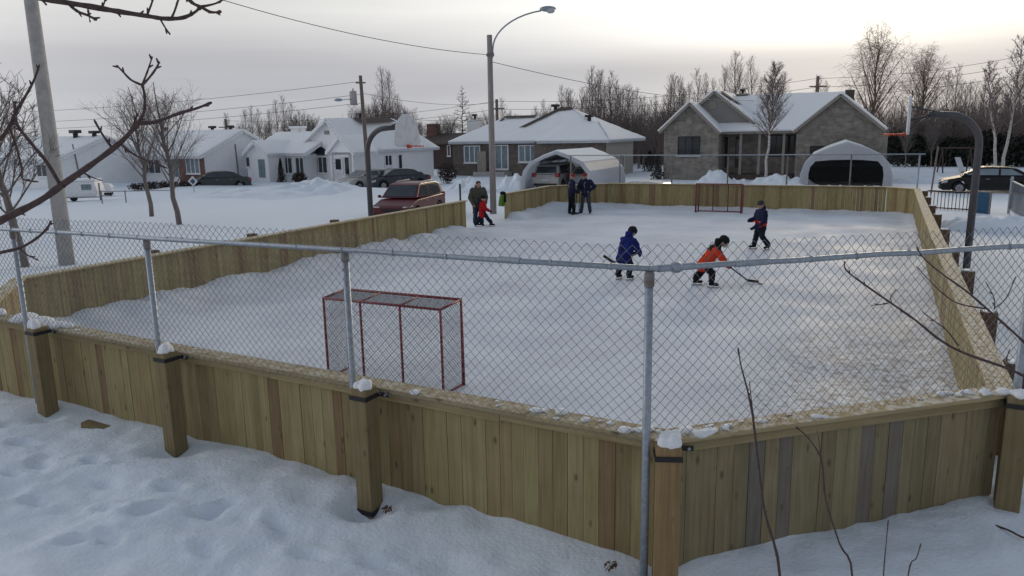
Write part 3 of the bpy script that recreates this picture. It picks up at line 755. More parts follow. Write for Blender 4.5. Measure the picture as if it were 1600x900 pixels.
# ------------------------------------------------------------------ basketball hoops
def hoop(label, r, s, rz, reach, rim_z, arm_z, rad=.088):
    """local: pole at the origin, arm and basket towards +x"""
    p = W(r, s); t = thing('basketball_hoop', label, 'basketball hoop', (p.x, p.y, 0), rz, 'basketball hoops beside the rink')
    b = MB(); R_ = .75; pts = [(0, 0, -.3), (0, 0, arm_z - R_)]
    for k in range(1, 9):
        a = k / 8 * pi / 2; pts.append((R_ - R_ * cos(a), 0, arm_z - R_ + R_ * sin(a)))
    pts.append((reach * .72, 0, arm_z + .01)); b.tube(pts, [rad] * 2 + [rad * .96] * 8 + [rad * .8], 14); b.build('pole', M['hoop_pole'], t, smooth=True)
    q = MB(); q.tube([(reach * .70, 0, arm_z), (reach - .05, 0, arm_z - .12)], .03, 8); q.tube([(R_ * .9, 0, arm_z), (reach - .05, 0, arm_z + .22)], .022, 6)
    q.tube([(reach * .70, 0, arm_z), (reach - .05, .2, rim_z + .12)], .02, 6); q.tube([(reach * .70, 0, arm_z), (reach - .05, -.2, rim_z + .12)], .02, 6)
    q.build('bracket', M['hoop_pole'], t, smooth=True)
    f = MB(); pl_ = []
    for k in range(13):
        a = pi * k / 12; pl_.append((.62 * cos(a) * (1 - .12 * sin(a)), .38 + .52 * sin(a)))
    pl_ = [(.69, .0), (.70, .12)] + pl_ + [(-.70, .12), (-.69, 0), (-.45, -.10), (.45, -.10)]
    f.prism([(a_, rim_z + .08 + z) for a_, z in pl_], yz, reach - .04, reach + .02); f.build('backboard', M['board_white'], t, bevel=.012)
    e = MB(); e.tube([(reach - .045, 0, rim_z + .9), (reach - .045, 0, rim_z + 1.08)], .02, 6); e.build('bracket', M['hoop_pole'], t)
    c = MB(); ring = [(reach + .30 + .23 * cos(2 * pi * k / 20), .23 * sin(2 * pi * k / 20), rim_z) for k in range(21)]
    c.tube(ring, .016, 7); c.prism([(reach + .02, rim_z - .07), (reach + .02, rim_z + .05), (reach + .12, rim_z + .012), (reach + .12, rim_z - .02)], xz, -.09, .09)
    for k in range(12):
        a = 2 * pi * k / 12; c.tube([(reach + .30 + .23 * cos(a), .23 * sin(a), rim_z - .012), (reach + .30 + .24 * cos(a + .12), .24 * sin(a + .12), rim_z - .05)], .007, 5)
    c.build('rim', M['orange'], t, smooth=True)
hoop('basketball hoop on a dark bent pole by the left boards, fan shaped board facing right', -14.95, 20.1, GROT, 1.55, 3.16, 3.72)
hoop('basketball hoop on a dark bent pole by the right boards, its board seen edge on', 2.02, 22.4, GROT + pi, 1.62, 3.30, 3.76)
# ------------------------------------------------------------------ houses across the street
class Lot:
    def __init__(s, name, label, cat, px, py, s_dist=None, Y=None, rz=GROT, gz=-.15, group=None):
        if s_dist is not None:
            d = ray(px, py); t = s_dist / (d.x * UU.x + d.y * UU.y); p = Vector((d.x * t, d.y * t, 0))
        else: p = atY(px, py, Y)
        s.o = Vector((p.x, p.y, gz)); s.rz = rz
        s.X = Vector((cos(rz), sin(rz), 0)); s.Y = Vector((-sin(rz), cos(rz), 0))
        s.t = thing(name, label, cat, s.o, rz, group)
    def F(s, px, py, y=0.):
        d = ray(px, py); c = Vector((0, 0, CAMZ)); t = (y - (c - s.o).dot(s.Y)) / d.dot(s.Y); q = c + d * t - s.o
        return q.dot(s.X), q.z
    def S(s, px, py, x=0.):
        d = ray(px, py); c = Vector((0, 0, CAMZ)); t = (x - (c - s.o).dot(s.X)) / d.dot(s.X); q = c + d * t - s.o
        return q.dot(s.Y), q.z
    def front(s, y): return lambda u, z, d: (u, y - d, z)
    def side(s, x): return lambda u, z, d: (x + d, u, z)
def wbox(b, fn, u0, u1, z0, z1, d0, d1):
    b.prism([(u0, z0), (u1, z0), (u1, z1), (u0, z1)], fn, d0, d1)
def window(lot, fn, u0, u1, z0, z1, n=2, rows=1, glass='glass', trim='white_trim', fw=.07, sill=True, name='window'):
    if u0 > u1: u0, u1 = u1, u0
    if z0 > z1: z0, z1 = z1, z0
    f = MB()
    wbox(f, fn, u0 - fw, u0, z0 - fw, z1 + fw, .002, .07); wbox(f, fn, u1, u1 + fw, z0 - fw, z1 + fw, .002, .07)
    wbox(f, fn, u0, u1, z1, z1 + fw, .002, .07); wbox(f, fn, u0, u1, z0 - fw, z0, .002, .07)
    for k in range(1, n):
        u = u0 + (u1 - u0) * k / n; wbox(f, fn, u - fw * .45, u + fw * .45, z0, z1, .002, .06)
    for k in range(1, rows):
        z = z0 + (z1 - z0) * k / rows; wbox(f, fn, u0, u1, z - fw * .22, z + fw * .22, .028, .05)
    if sill: wbox(f, fn, u0 - fw - .05, u1 + fw + .05, z0 - fw - .07, z0 - fw - .002, .002, .12)
    o = f.build(name, M[trim], lot.t)
    g = MB(); wbox(g, fn, u0 + .001, u1 - .001, z0 + .001, z1 - .001, .010, .026); g.build('pane', M[glass], o)
    return o
def door(lot, fn, u0, u1, z0, z1, m='white_trim', glass=None):
    if u0 > u1: u0, u1 = u1, u0
    b = MB(); wbox(b, fn, u0, u1, z0, z1, .002, .06); o = b.build('door', M[m], lot.t)
    g = MB(); w = u1 - u0
    if glass: wbox(g, fn, u0 + w * .2, u1 - w * .2, z0 + (z1 - z0) * .3, z1 - .18, .062, .07); g.build('pane', M[glass], o)
    h = MB(); wbox(h, fn, u0 + w * .08, u0 + w * .15, z0 + .9, z0 + 1.0, .062, .10); h.build('handle', M['galv'], o)
    return o
def roof(lot, planes, th=.16, snow=.13, m='fascia', bare=(), inset=.05):
    """planes: quads or triangles, corners anticlockwise seen from above"""
    b = MB(); s_ = MB()
    for q in planes:
        q = [Vector(p) for p in q]; b.slab(q, -th)
        c = sum(q, Vector()) / len(q); nrm = (q[1] - q[0]).cross(q[-1] - q[0]).normalized()
        qi = [p + (c - p).normalized() * inset + nrm * .004 for p in q]
        s_.slab(qi, snow)
    o = b.build('roof', M[m], lot.t); so_ = s_.build('roof_snow', M['snow_far'], o, bevel=.03, bseg=2)
    bm = bmesh.new(); bm.from_mesh(so_.data)
    for _ in range(4):
        lg = [e for e in bm.edges if e.calc_length() > .7]
        if not lg: break
        bmesh.ops.subdivide_edges(bm, edges=lg, cuts=1, use_grid_fill=True)
    bmesh.ops.triangulate(bm, faces=bm.faces); bm.normal_update()
    for v in bm.verts:
        c_ = v.co; k_ = .045 * N.noise(c_ * .9) + .03 * N.noise(c_ * 2.6)
        v.co = c_ + Vector((.02 * N.noise(c_ * 3.1), .02 * N.noise(c_ * 3.7), k_ if v.normal.z > .2 else 0))
    bm.to_mesh(so_.data); bm.free()
    for f_ in so_.data.polygons: f_.use_smooth = True
    if bare:
        d = MB()
        for q in bare:
            q = [Vector(p) for p in q]; nrm = (q[1] - q[0]).cross(q[-1] - q[0]).normalized(); d.slab([p + nrm * (snow + .075) for p in q], .02)
        d.build('bare_shingles', M['shingle'], o)
    return o
def vent(lot, x, y, z, h=.45, w=.32):
    b = MB(); b.tube([(x, y, z - .4), (x, y, z + h * .6)], w * .45, 8); b.box(x - w * .75, x + w * .75, y - w * .75, y + w * .75, z + h * .55, z + h)
    return b.build('roof_vent', M['plastic_black'], lot.t)
def wall(lot, name, poly, fn, d0, d1, m):
    b = MB(); b.prism(poly, fn, d0, d1); return b.build(name, M[m], lot.t)
def v3(xz_, y): return (xz_[0], y, xz_[1])

# --- grey stone house, right
h = Lot('stone_house', 'grey stone house with three gables, behind the far boards on the right', 'house', 1037, 281, s_dist=57.5)
F = h.F
x0 = F(1037, 240)[0]; x1 = F(1122, 240)[0]; ze = F(1037, 203)[1]; pk = F(1078, 164)
wall(h, 'wall', [(x0, -.4), (x1, -.4), (x1, ze), pk, (x0, ze)], h.front(0), -4, 0, 'stone')
xa, za = F(1030, 206); xb, zb_ = F(1127, 208); p = F(1079, 160)
roof(h, [[(p[0], -.35, p[1]), (p[0], 5, p[1]), (xa, 5, za), (xa, -.35, za)], [(p[0], -.35, p[1]), (xb, -.35, zb_), (xb, 5, zb_), (p[0], 5, p[1])]], m='stone_trim')
w0 = F(1060, 241); w1 = F(1093, 214); window(h, h.front(0), w0[0], w1[0], w0[1], w1[1], 3, 4, trim='plastic_black', fw=.05); wb = MB(); wbox(wb, h.front(0), w0[0] - .15, w1[0] + .15, w0[1] - .16, w0[1] - .06, .122, .16); wb.build('sill', M['white_trim'], h.t)
q = F(1077, 190); wb = MB(); wb.tube([(q[0], -.002, q[1]), (q[0], -.05, q[1])], .25, 10); wb.build('gable_vent', M['stone_trim'], h.t)
# second gable, set back
Y2 = 1.8
pk = F(1116, 146, Y2); xr, zr = F(1183, 196, Y2); hw = xr - pk[0]
wall(h, 'gable_wall', [(pk[0] - hw, zr), (xr, zr), pk], h.front(Y2), -5, 0, 'grey_sid')
p = F(1116, 142, Y2 - .3); xr2, zr2 = F(1187, 198, Y2 - .3); s2 = xr2 - p[0]
roof(h, [[(p[0], Y2 - .3, p[1]), (p[0], 9, p[1]), (p[0] - s2, 9, zr2), (p[0] - s2, Y2 - .3, zr2)], [(p[0], Y2 - .3, p[1]), (xr2, Y2 - .3, zr2), (xr2, 9, zr2), (p[0], 9, p[1])]], m='stone_trim',
     bare=[[(p[0] + .25, 1.7, p[1] - .2), (p[0] + 1.3, 2.6, p[1] - 1.02), (p[0] + 1.5, 4.2, p[1] - 1.18), (p[0] + .2, 3.2, p[1] - .16)]])
q = F(1114, 164, Y2); wb = MB(); wb.box(q[0] - .25, q[0] + .25, Y2 - .04, Y2 - .002, q[1] - .3, q[1] + .3); wb.build('gable_vent', M['stone_trim'], h.t)
# main roof over the porch, eave to ridge
eL = F(1118, 207, .7); eR = F(1246, 205, .7); rL = F(1120, 152, 6.5); rR = F(1330, 149, 6.5)
roof(h, [[(eL[0], .7, eL[1]), (eR[0] + .3, .7, eL[1]), (rR[0], 6.5, rL[1]), (rL[0], 6.5, rL[1])], [(rL[0], 6.5, rL[1]), (rR[0], 6.5, rL[1]), (rR[0], 12.3, eL[1]), (rL[0], 12.3, eL[1])]], m='stone_trim')
xL, xR = F(1122, 240, 2.6)[0], F(1244, 240, 2.6)[0]
wall(h, 'porch_wall', [(xL, -.4), (xR, -.4), (xR, eL[1]), (xL, eL[1])], h.front(2.6), -.3, 0, 'stone')
for px0, px1, t0, t1 in ((1203, 1222, 212, 242), (1225, 1241, 212, 242)):
    a = F(px0, t1, 2.6); b = F(px1, t0, 2.6); window(h, h.front(2.6), a[0], b[0], a[1], b[1], 2, trim='plastic_black', fw=.05)
a = F(1148, 262, 2.6); b = F(1158, 214, 2.6); door(h, h.front(2.6), a[0], b[0], a[1], b[1], 'dark_wood', 'glass')
a = F(1122, 262, 2.6); b = F(1138, 214, 2.6); window(h, h.front(2.6), a[0], b[0], a[1], b[1], 1, trim='stone_trim')
for px in (1157, 1186, 1224):
    c = F(px, 240, 1.0)[0]; b = MB(); b.box(c - .09, c + .09, .92, 1.10, -.4, eL[1] + .1); b.build('porch_column', M['stone_trim'], h.t)
b = MB(); b.box(xL, xR, .8, 2.58, -.4, .35); b.build('porch_floor', M['dark_wood'], h.t)
# right gable
x0, x1 = F(1243, 240)[0], F(1385, 240)[0]; zeL = F(1243, 203)[1]; pk = F(1314, 151)
wall(h, 'wall', [(x0, -.4), (x1, -.4), (x1, zeL), pk, (x0, zeL)], h.front(0), -9, 0, 'stone')
p = F(1314, 146, -.35); xa, za = F(1238, 206, -.35); xb = 2 * p[0] - xa
roof(h, [[(p[0], -.35, p[1]), (p[0], 9.3, p[1]), (xa, 9.3, za), (xa, -.35, za)], [(p[0], -.35, p[1]), (xb, -.35, za), (xb, 9.3, za), (p[0], 9.3, p[1])]], m='stone_trim')
a = F(1266, 250); b = F(1287, 229); window(h, h.front(0), a[0], b[0], a[1], b[1], 2, trim='plastic_black', fw=.05)
a = F(1295, 284); b = F(1372, 236); door(h, h.front(0), a[0], b[0], a[1], b[1], 'dark_wood')
q = F(1160, 152, 6.5); b = MB(); b.box(q[0] - .38, q[0] + .38, 6.2, 6.9, q[1] - .8, q[1] + .15); b.box(q[0] - .46, q[0] + .46, 6.12, 6.98, q[1] + .15, q[1] + .27); o = b.build('chimney', M['stone'], h.t); vent(h, q[0], 6.5, q[1] + .27, .35, .22)
q = F(1328, 146, 4); b = MB(); b.box(q[0] - .3, q[0] + .3, 3.7, 4.3, q[1] - .6, q[1] + .25); b.build('chimney', M['shingle'], h.t)
H6 = h

# --- brown brick bungalow with hipped snowy roof
h = Lot('brick_bungalow', 'brown brick bungalow under a broad hipped snowy roof, behind the street lamp', 'house', 709, 275, s_dist=60)
F = h.F
x0 = 0.; x1 = F(842, 240)[0]; xc = F(947, 240, -.9)[0]; ze = F(720, 223)[1]; dz = 7.5
wall(h, 'wall', [(x0, -.4), (x1 + .5, -.4), (x1 + .5, ze), (x0, ze)], h.front(0), -dz, 0, 'brick_brown')
wall(h, 'garage_wall', [(x1, -.4), (xc, -.4), (xc, ze), (x1, ze)], h.front(-.9), -.3, 0, 'brick_brown')
wall(h, 'side_wall', [(-.895, -.4), (6.4, -.4), (6.4, ze), (-.895, ze)], h.side(xc), -.3, .003, 'beige_sid')
a, b = h.S(966, 262, xc), h.S(974, 243, xc); window(h, h.side(xc + .003), a[0], b[0], a[1], b[1], 1)
for px0, px1, t0, t1, n in ((727, 749, 229, 253, 3), (812, 838, 228, 252, 3)):
    a = F(px0, t1); b = F(px1, t0); window(h, h.front(0), a[0], b[0], a[1], b[1], n, glass='glass_blue', fw=.09)
a = F(775, 263); b = F(793, 228); window(h, h.front(0), a[0], b[0], a[1], b[1], 2, glass='glass_blue', fw=.10, name='glazed_door')
a = F(754, 283); b = F(766, 236); wall(h, 'entry_screen', [(a[0], a[1]), (b[0], a[1]), (b[0], b[1]), (a[0], b[1])], h.front(-.9), -.12, 0, 'stone_trim')
b = MB(); q0, q1 = F(752, 275)[0], F(800, 275)[0]; b.box(q0, q1, -1.5, -.002, -.3, .38); b.build('front_step', M['concrete'], h.t)
ez = ze + .02
def hip(xl, xr, yf, yb, ridge_l, ridge_r, yr, zl, zr):
    A, B, C, D = (xl, yf, ez), (xr, yf, ez), (xr, yb, ez), (xl, yb, ez); P, Q = (ridge_l, yr, zl), (ridge_r, yr, zr)
    return [[A, B, Q, P], [B, C, Q], [C, D, P, Q], [D, A, P]]
yr = 4.0
rA0, rA1 = F(790, 183, yr), F(836, 178, yr); rB0, rB1 = F(876, 171, yr), F(893, 171, yr)
xe0 = F(700, 223, -.45)[0]; xm = F(850, 223, -.45)[0]
roof(h, hip(xe0, xm + 2, -.45, 8.6, rA0[0], rA1[0] + .5, yr, rA0[1] - .1, rA0[1] - .1), m='fascia',
     bare=[[(rA0[0] + .1, yr - .25, rA0[1] - .25), (rA0[0] - 1.9, 3.1, rA0[1] - 1.45), (rA0[0] - 1.5, 2.7, rA0[1] - 1.15), (rA0[0] + .2, yr - .7, rA0[1] - .42)], [(rA0[0], yr - .45, rA0[1] - .27), (rA1[0] + .2, yr - .45, rA0[1] - .27), (rA1[0] + .2, yr - .05, rA0[1] - .1), (rA0[0], yr - .05, rA0[1] - .1)]])
B0 = F(772, 222, -.3)[0]
hb = hip(B0, xc + .4, -.30, 8.9, rB0[0], rB1[0], yr, rB0[1], rB0[1])
def lerp(a, b, k): return tuple(a[i] + (b[i] - a[i]) * k for i in range(3))
A_, B_, Q_, P_ = hb[0]
roof(h, hb, m='fascia', bare=[[lerp(P_, A_, .02), lerp(P_, A_, .62), lerp(lerp(P_, A_, .58), B_, .045), lerp(lerp(P_, A_, .02), B_, .05)], [lerp(P_, A_, .0), lerp(lerp(P_, A_, .06), B_, .05), lerp(Q_, B_, .07), lerp(Q_, B_, .0)]])
c0, c1 = F(884, 193, 2.2), F(934, 187, 2.2); xe1 = F(838, 226, -1.4)[0]
roof(h, hip(xe1, xc + .45, -1.4, 6.8, c0[0], c1[0], 2.2, c0[1], c0[1]), m='fascia')
q = F(868, 172, yr); vent(h, q[0], yr, q[1], .5, .4); q = F(920, 186, 2.2); vent(h, q[0], 2.3, q[1] - .1, .45, .4)
H5 = h

# --- white house with arched window, left of the hoop
h = Lot('white_house', 'white house with an arched front window and small gabled porch, behind the bent hoop', 'house', 547, 283, Y=62, rz=R(-40))
F, S = h.F, h.S
ze = S(600, 234)[1]; yb_ = S(677, 240)[0]
xl = F(474, 250)[0]; pk = F(508, 190)
wall(h, 'side_wall', [(0, -.4), (yb_, -.4), (yb_, ze), (0, ze)], h.side(0), -6, 0, 'white_sid')
zg = F(474, 226)[1]
wall(h, 'front_wall', [(xl, -.4), (-.01, -.4), (-.01, ze), (2 * pk[0] - xl, zg), pk, (xl, zg)] if 2 * pk[0] - xl < -.3 else [(xl, -.4), (-.01, -.4), (-.01, zg), pk, (xl, zg)], h.front(-.02), -.3, 0, 'white_sid')
p = F(508, 186, -.4); ea = F(467, 227, -.4); eb = F(545, 221, -.4)
rb = S(622, 188, p[0] * .5); zr_ = p[1]
sx_ = .45
roof(h, [[(p[0], -.4, zr_), (p[0], yb_ * .72, zr_), (ea[0], yb_ + .4, ea[1]), (ea[0], -.4, ea[1])],
         [(p[0], -.4, zr_), (sx_, -.4, ze - .05), (sx_, yb_ + .4, ze - .05), (p[0], yb_ * .72, zr_)],
         [(sx_, yb_ + .4, ze - .05), (ea[0], yb_ + .4, ea[1]), (p[0], yb_ * .72, zr_)]], m='white_trim',
     bare=[[(p[0] + .1, 2.2, zr_ - .08), (p[0] + .9, 2.6, zr_ - .5), (p[0] + .7, 6.5, zr_ - .4), (p[0] + .1, 6.2, zr_ - .08)]])
a, b = S(602, 258), S(611, 243); window(h, h.side(0), a[0], b[0], a[1], b[1], 2); a, b = S(623, 263), S(627, 242); window(h, h.side(0), a[0], b[0], a[1], b[1], 1)
a = F(492.5, 269); b = F(511, 246); window(h, h.front(-.02), a[0], b[0], a[1], b[1], 3)
ac = F(502, 243); rad_ = abs(b[0] - a[0]) * .5
ar = MB(); ar.prism([(ac[0] + rad_ * cos(pi * k / 10), ac[1] + rad_ * .8 * sin(pi * k / 10)) for k in range(11)], h.front(-.02), .004, .03); ar.build('arched_window', M['glass'], h.t)
q = F(511, 207); wb = MB(); wb.box(q[0] - .3, q[0] + .3, -.07, -.022, q[1] - .15, q[1] + .15); wb.build('gable_vent', M['grey_sid'], h.t)
yp = -2.2
a, b = F(513, 238, yp), F(553, 238, yp); p2 = F(528, 216, yp)
wall(h, 'porch_gable', [(a[0] + .2, a[1]), (b[0] - .2, a[1]), ((a[0] + b[0]) / 2, p2[1])], h.front(yp), -.15, 0, 'white_sid')
pm = (a[0] + b[0]) / 2; pz = F(528, 213, yp)[1]
roof(h, [[(pm, yp - .2, pz), (pm, 0, pz), (a[0] - .2, 0, a[1] - .1), (a[0] - .2, yp - .2, a[1] - .1)], [(pm, yp - .2, pz), (b[0] + .2, yp - .2, a[1] - .1), (b[0] + .2, 0, a[1] - .1), (pm, 0, pz)]], m='white_trim')
for u in (a[0] + .25, b[0] - .25):
    c = MB(); c.box(u - .08, u + .08, yp + .02, yp + .18, -.3, a[1]); c.build('porch_column', M['white_trim'], h.t)
b_ = MB(); b_.box(a[0], b[0], yp - .3, -.03, -.4, .15); b_.build('porch_floor', M['dark_wood'], h.t)
a, b = F(524, 273), F(536, 245); door(h, h.front(-.02), a[0], b[0], a[1], b[1], 'white_trim', 'glass'); a, b = F(541, 273), F(546, 246); window(h, h.front(-.02), a[0], b[0], a[1], b[1], 1)
q = S(530, 187, p[0]); vent(h, p[0], 3.2, zr_ + .05)
H4 = h
# --- low white house with porch, left of it
h = Lot('white_house', 'low white house with narrow dark windows, left of the arched window house', 'house', 420, 280, Y=66, rz=R(-34))
F = h.F
xl, xr = F(384, 260)[0], F(475, 260)[0]; ze = F(430, 241)[1]
wall(h, 'wall', [(xl, -.4), (xr, -.4), (xr, ze), (xl, ze)], h.front(0), -6, 0, 'white_sid')
r0, r1 = F(404, 220, 3.2), F(478, 207, 3.2); e0, e1 = F(384, 243, -.4), F(478, 240, -.4)
roof(h, [[(e0[0], -.4, ze), (e1[0], -.4, ze), (e1[0], 3.2, r1[1]), (e0[0], 3.2, r1[1])], [(e0[0], 3.2, r1[1]), (e1[0], 3.2, r1[1]), (e1[0], 6.8, ze), (e0[0], 6.8, ze)]], m='white_trim')
yp = -1.8
a, b, p2 = F(383, 241, yp), F(420, 241, yp), F(399, 221, yp); pm = (a[0] + b[0]) / 2
wall(h, 'porch_gable', [(a[0] + .15, -.4), (b[0] - .15, -.4), (b[0] - .15, a[1]), (pm, p2[1] - .15), (a[0] + .15, a[1])], h.front(yp), -1.75, 0, 'white_sid')
roof(h, [[(pm, yp - .3, p2[1]), (pm, 2.4, p2[1]), (a[0] - .15, 2.4, a[1] - .05), (a[0] - .15, yp - .3, a[1] - .05)], [(pm, yp - .3, p2[1]), (b[0] + .15, yp - .3, a[1] - .05), (b[0] + .15, 2.4, a[1] - .05), (pm, 2.4, p2[1])]], m='white_trim')
for px0, px1, t0, t1, n, yy in ((445, 456, 247, 270, 2, 0), (464, 474, 247, 271, 2, 0), (386, 390, 246, 260, 1, yp)):
    a, b = F(px0, t1, yy), F(px1, t0, yy); window(h, h.front(yy), a[0], b[0], a[1], b[1], n)
a, b = F(406, 277, yp), F(413, 249, yp); door(h, h.front(yp), a[0], b[0], a[1], b[1], 'glass_blue')
q = F(466, 207, 3.4); b = MB(); b.box(q[0] - .5, q[0] + .5, 3.0, 3.8, q[1] - 1.0, q[1] + .35); b.build('chimney', M['white_trim'], h.t); b = MB(); b.box(q[0] - .6, q[0] + .6, 2.9, 3.9, q[1] + .352, q[1] + .55); b.build('chimney_cap', M['snow_far'], h.t)

def gable_house(label, px, py, Y, rz, front_len, peak_px, peak_py, eave_py, feats):
    h = Lot('white_house', label, 'house', px, py, Y=Y, rz=rz); S = h.S
    pkk = S(peak_px, peak_py); ze = h.F(px, eave_py)[1]; yb_ = 2 * pkk[0]
    wall(h, 'side_wall', [(0, -.4), (yb_, -.4), (yb_, ze), pkk, (0, ze)], h.side(0), -.3, 0, 'white_sid')
    wall(h, 'front_wall', [(-front_len, -.4), (-.3, -.4), (-.3, ze), (-front_len, ze)], h.front(0), -.3, 0, 'white_sid')
    wall(h, 'back_wall', [(-front_len, -.4), (-.3, -.4), (-.3, ze), (-front_len, ze)], h.front(yb_ - .3), -.3, 0, 'white_sid')
    z = pkk[1] + .12; e = ze - .05
    roof(h, [[(-front_len - .3, -.45, e), (.3, -.45, e), (.3, pkk[0], z), (-front_len - .3, pkk[0], z)], [(-front_len - .3, pkk[0], z), (.3, pkk[0], z), (.3, yb_ + .45, e), (-front_len - .3, yb_ + .45, e)]], m='white_trim')
    return h, ze, pkk, z
h, ze, pkk, z = gable_house('white house with red brick front panels, behind the two young bare trees', 320, 285, 63, GROT, 12.5, 377, 206, 244, None)
F = h.F
for a0, a1 in ((283, 318.5), (172, 204)):
    a, b = F(a0, 283, 0)[0], F(a1, 245, 0)[0]; wall(h, 'brick_panel', [(a, -.3), (b, -.3), (b, ze - .1), (a, ze - .1)], h.front(-.003), 0, .10, 'brick_red')
a, b = F(295, 270), F(312, 248); window(h, h.front(-.105), a[0], b[0], a[1], b[1], 3, glass='glass_blue')
a, b = F(270, 276), F(277, 249); door(h, h.front(-.004), a[0], b[0], a[1], b[1], 'glass_blue'); a, b = F(181, 283), F(194, 252); window(h, h.front(-.105), a[0], b[0], a[1], b[1], 2, glass='glass_blue')
a, b = F(225, 270), F(250, 250); window(h, h.front(-.004), a[0], b[0], a[1], b[1], 3)
for k in (.12, .3, .8): vent(h, -12 * k, pkk[0] + .2, z)
b = MB(); b.tube([(.02, h.S(367, 225)[0], h.S(367, 225)[1]), (.05, h.S(368, 225)[0], 0)], .06, 6); b.build('conduit', M['galv_old'], h.t)
h, ze, pkk, z = gable_house('pale white house with a large plain gable end, farthest left behind the leaning concrete pole', 96, 286, 60, GROT, 11, 163, 216, 250, None)
vent(h, -3.0, pkk[0] - .4, z, .6, .45); vent(h, -.9, pkk[0] - .2, z, .5, .4)
a, b = h.F(60, 275), h.F(80, 258); window(h, h.front(-.004), a[0], b[0], a[1], b[1], 3)
b = MB(); q = h.S(113, 225); b.tube([(.02, q[0], q[1]), (.06, q[0] + .3, .2)], .05, 6); b.build('conduit', M['galv_old'], h.t)
# --- dark brown house far behind, between white house and bungalow
h = Lot('brown_house', 'dark reddish brown house with a brick chimney, half hidden behind the bungalow', 'house', 672, 250, Y=84, rz=R(-20), gz=0)
F = h.F; a, b = F(660, 250), F(720, 222)
wall(h, 'wall', [(a[0], -.4), (b[0], -.4), (b[0], b[1]), (a[0], b[1])], h.front(0), -7, 0, 'dark_wood')
r1 = F(690, 208, 3.5)
rb_ = MB(); rb_.slab([(a[0] - .5, -.5, b[1] - .1), (b[0] + 5, -.5, b[1] - .1), (b[0] + 5, 3.5, r1[1]), (a[0] - .5, 3.5, r1[1])], -.15); rb_.slab([(a[0] - .5, 3.5, r1[1]), (b[0] + 5, 3.5, r1[1]), (b[0] + 5, 7.5, b[1] - .1), (a[0] - .5, 7.5, b[1] - .1)], -.15); rb_.build('roof', M['shingle'], h.t)
q = F(677, 195, 3.0); b = MB(); b.box(q[0] - .6, q[0] + .6, 2.5, 3.5, q[1] - 2.4, q[1] + .1); b.build('chimney', M['brick_red'], h.t)
a, b = F(700, 243), F(703, 228); window(h, h.front(0), a[0], b[0], a[1], b[1], 1)
q = F(742, 187, 3.0); b = MB(); b.box(q[0] - .75, q[0] + .75, 2.5, 3.5, q[1] - 4, q[1]); b.build('chimney', M['white_trim'], h.t); vent(h, q[0], 3.0, q[1] + .1, .5, .3)

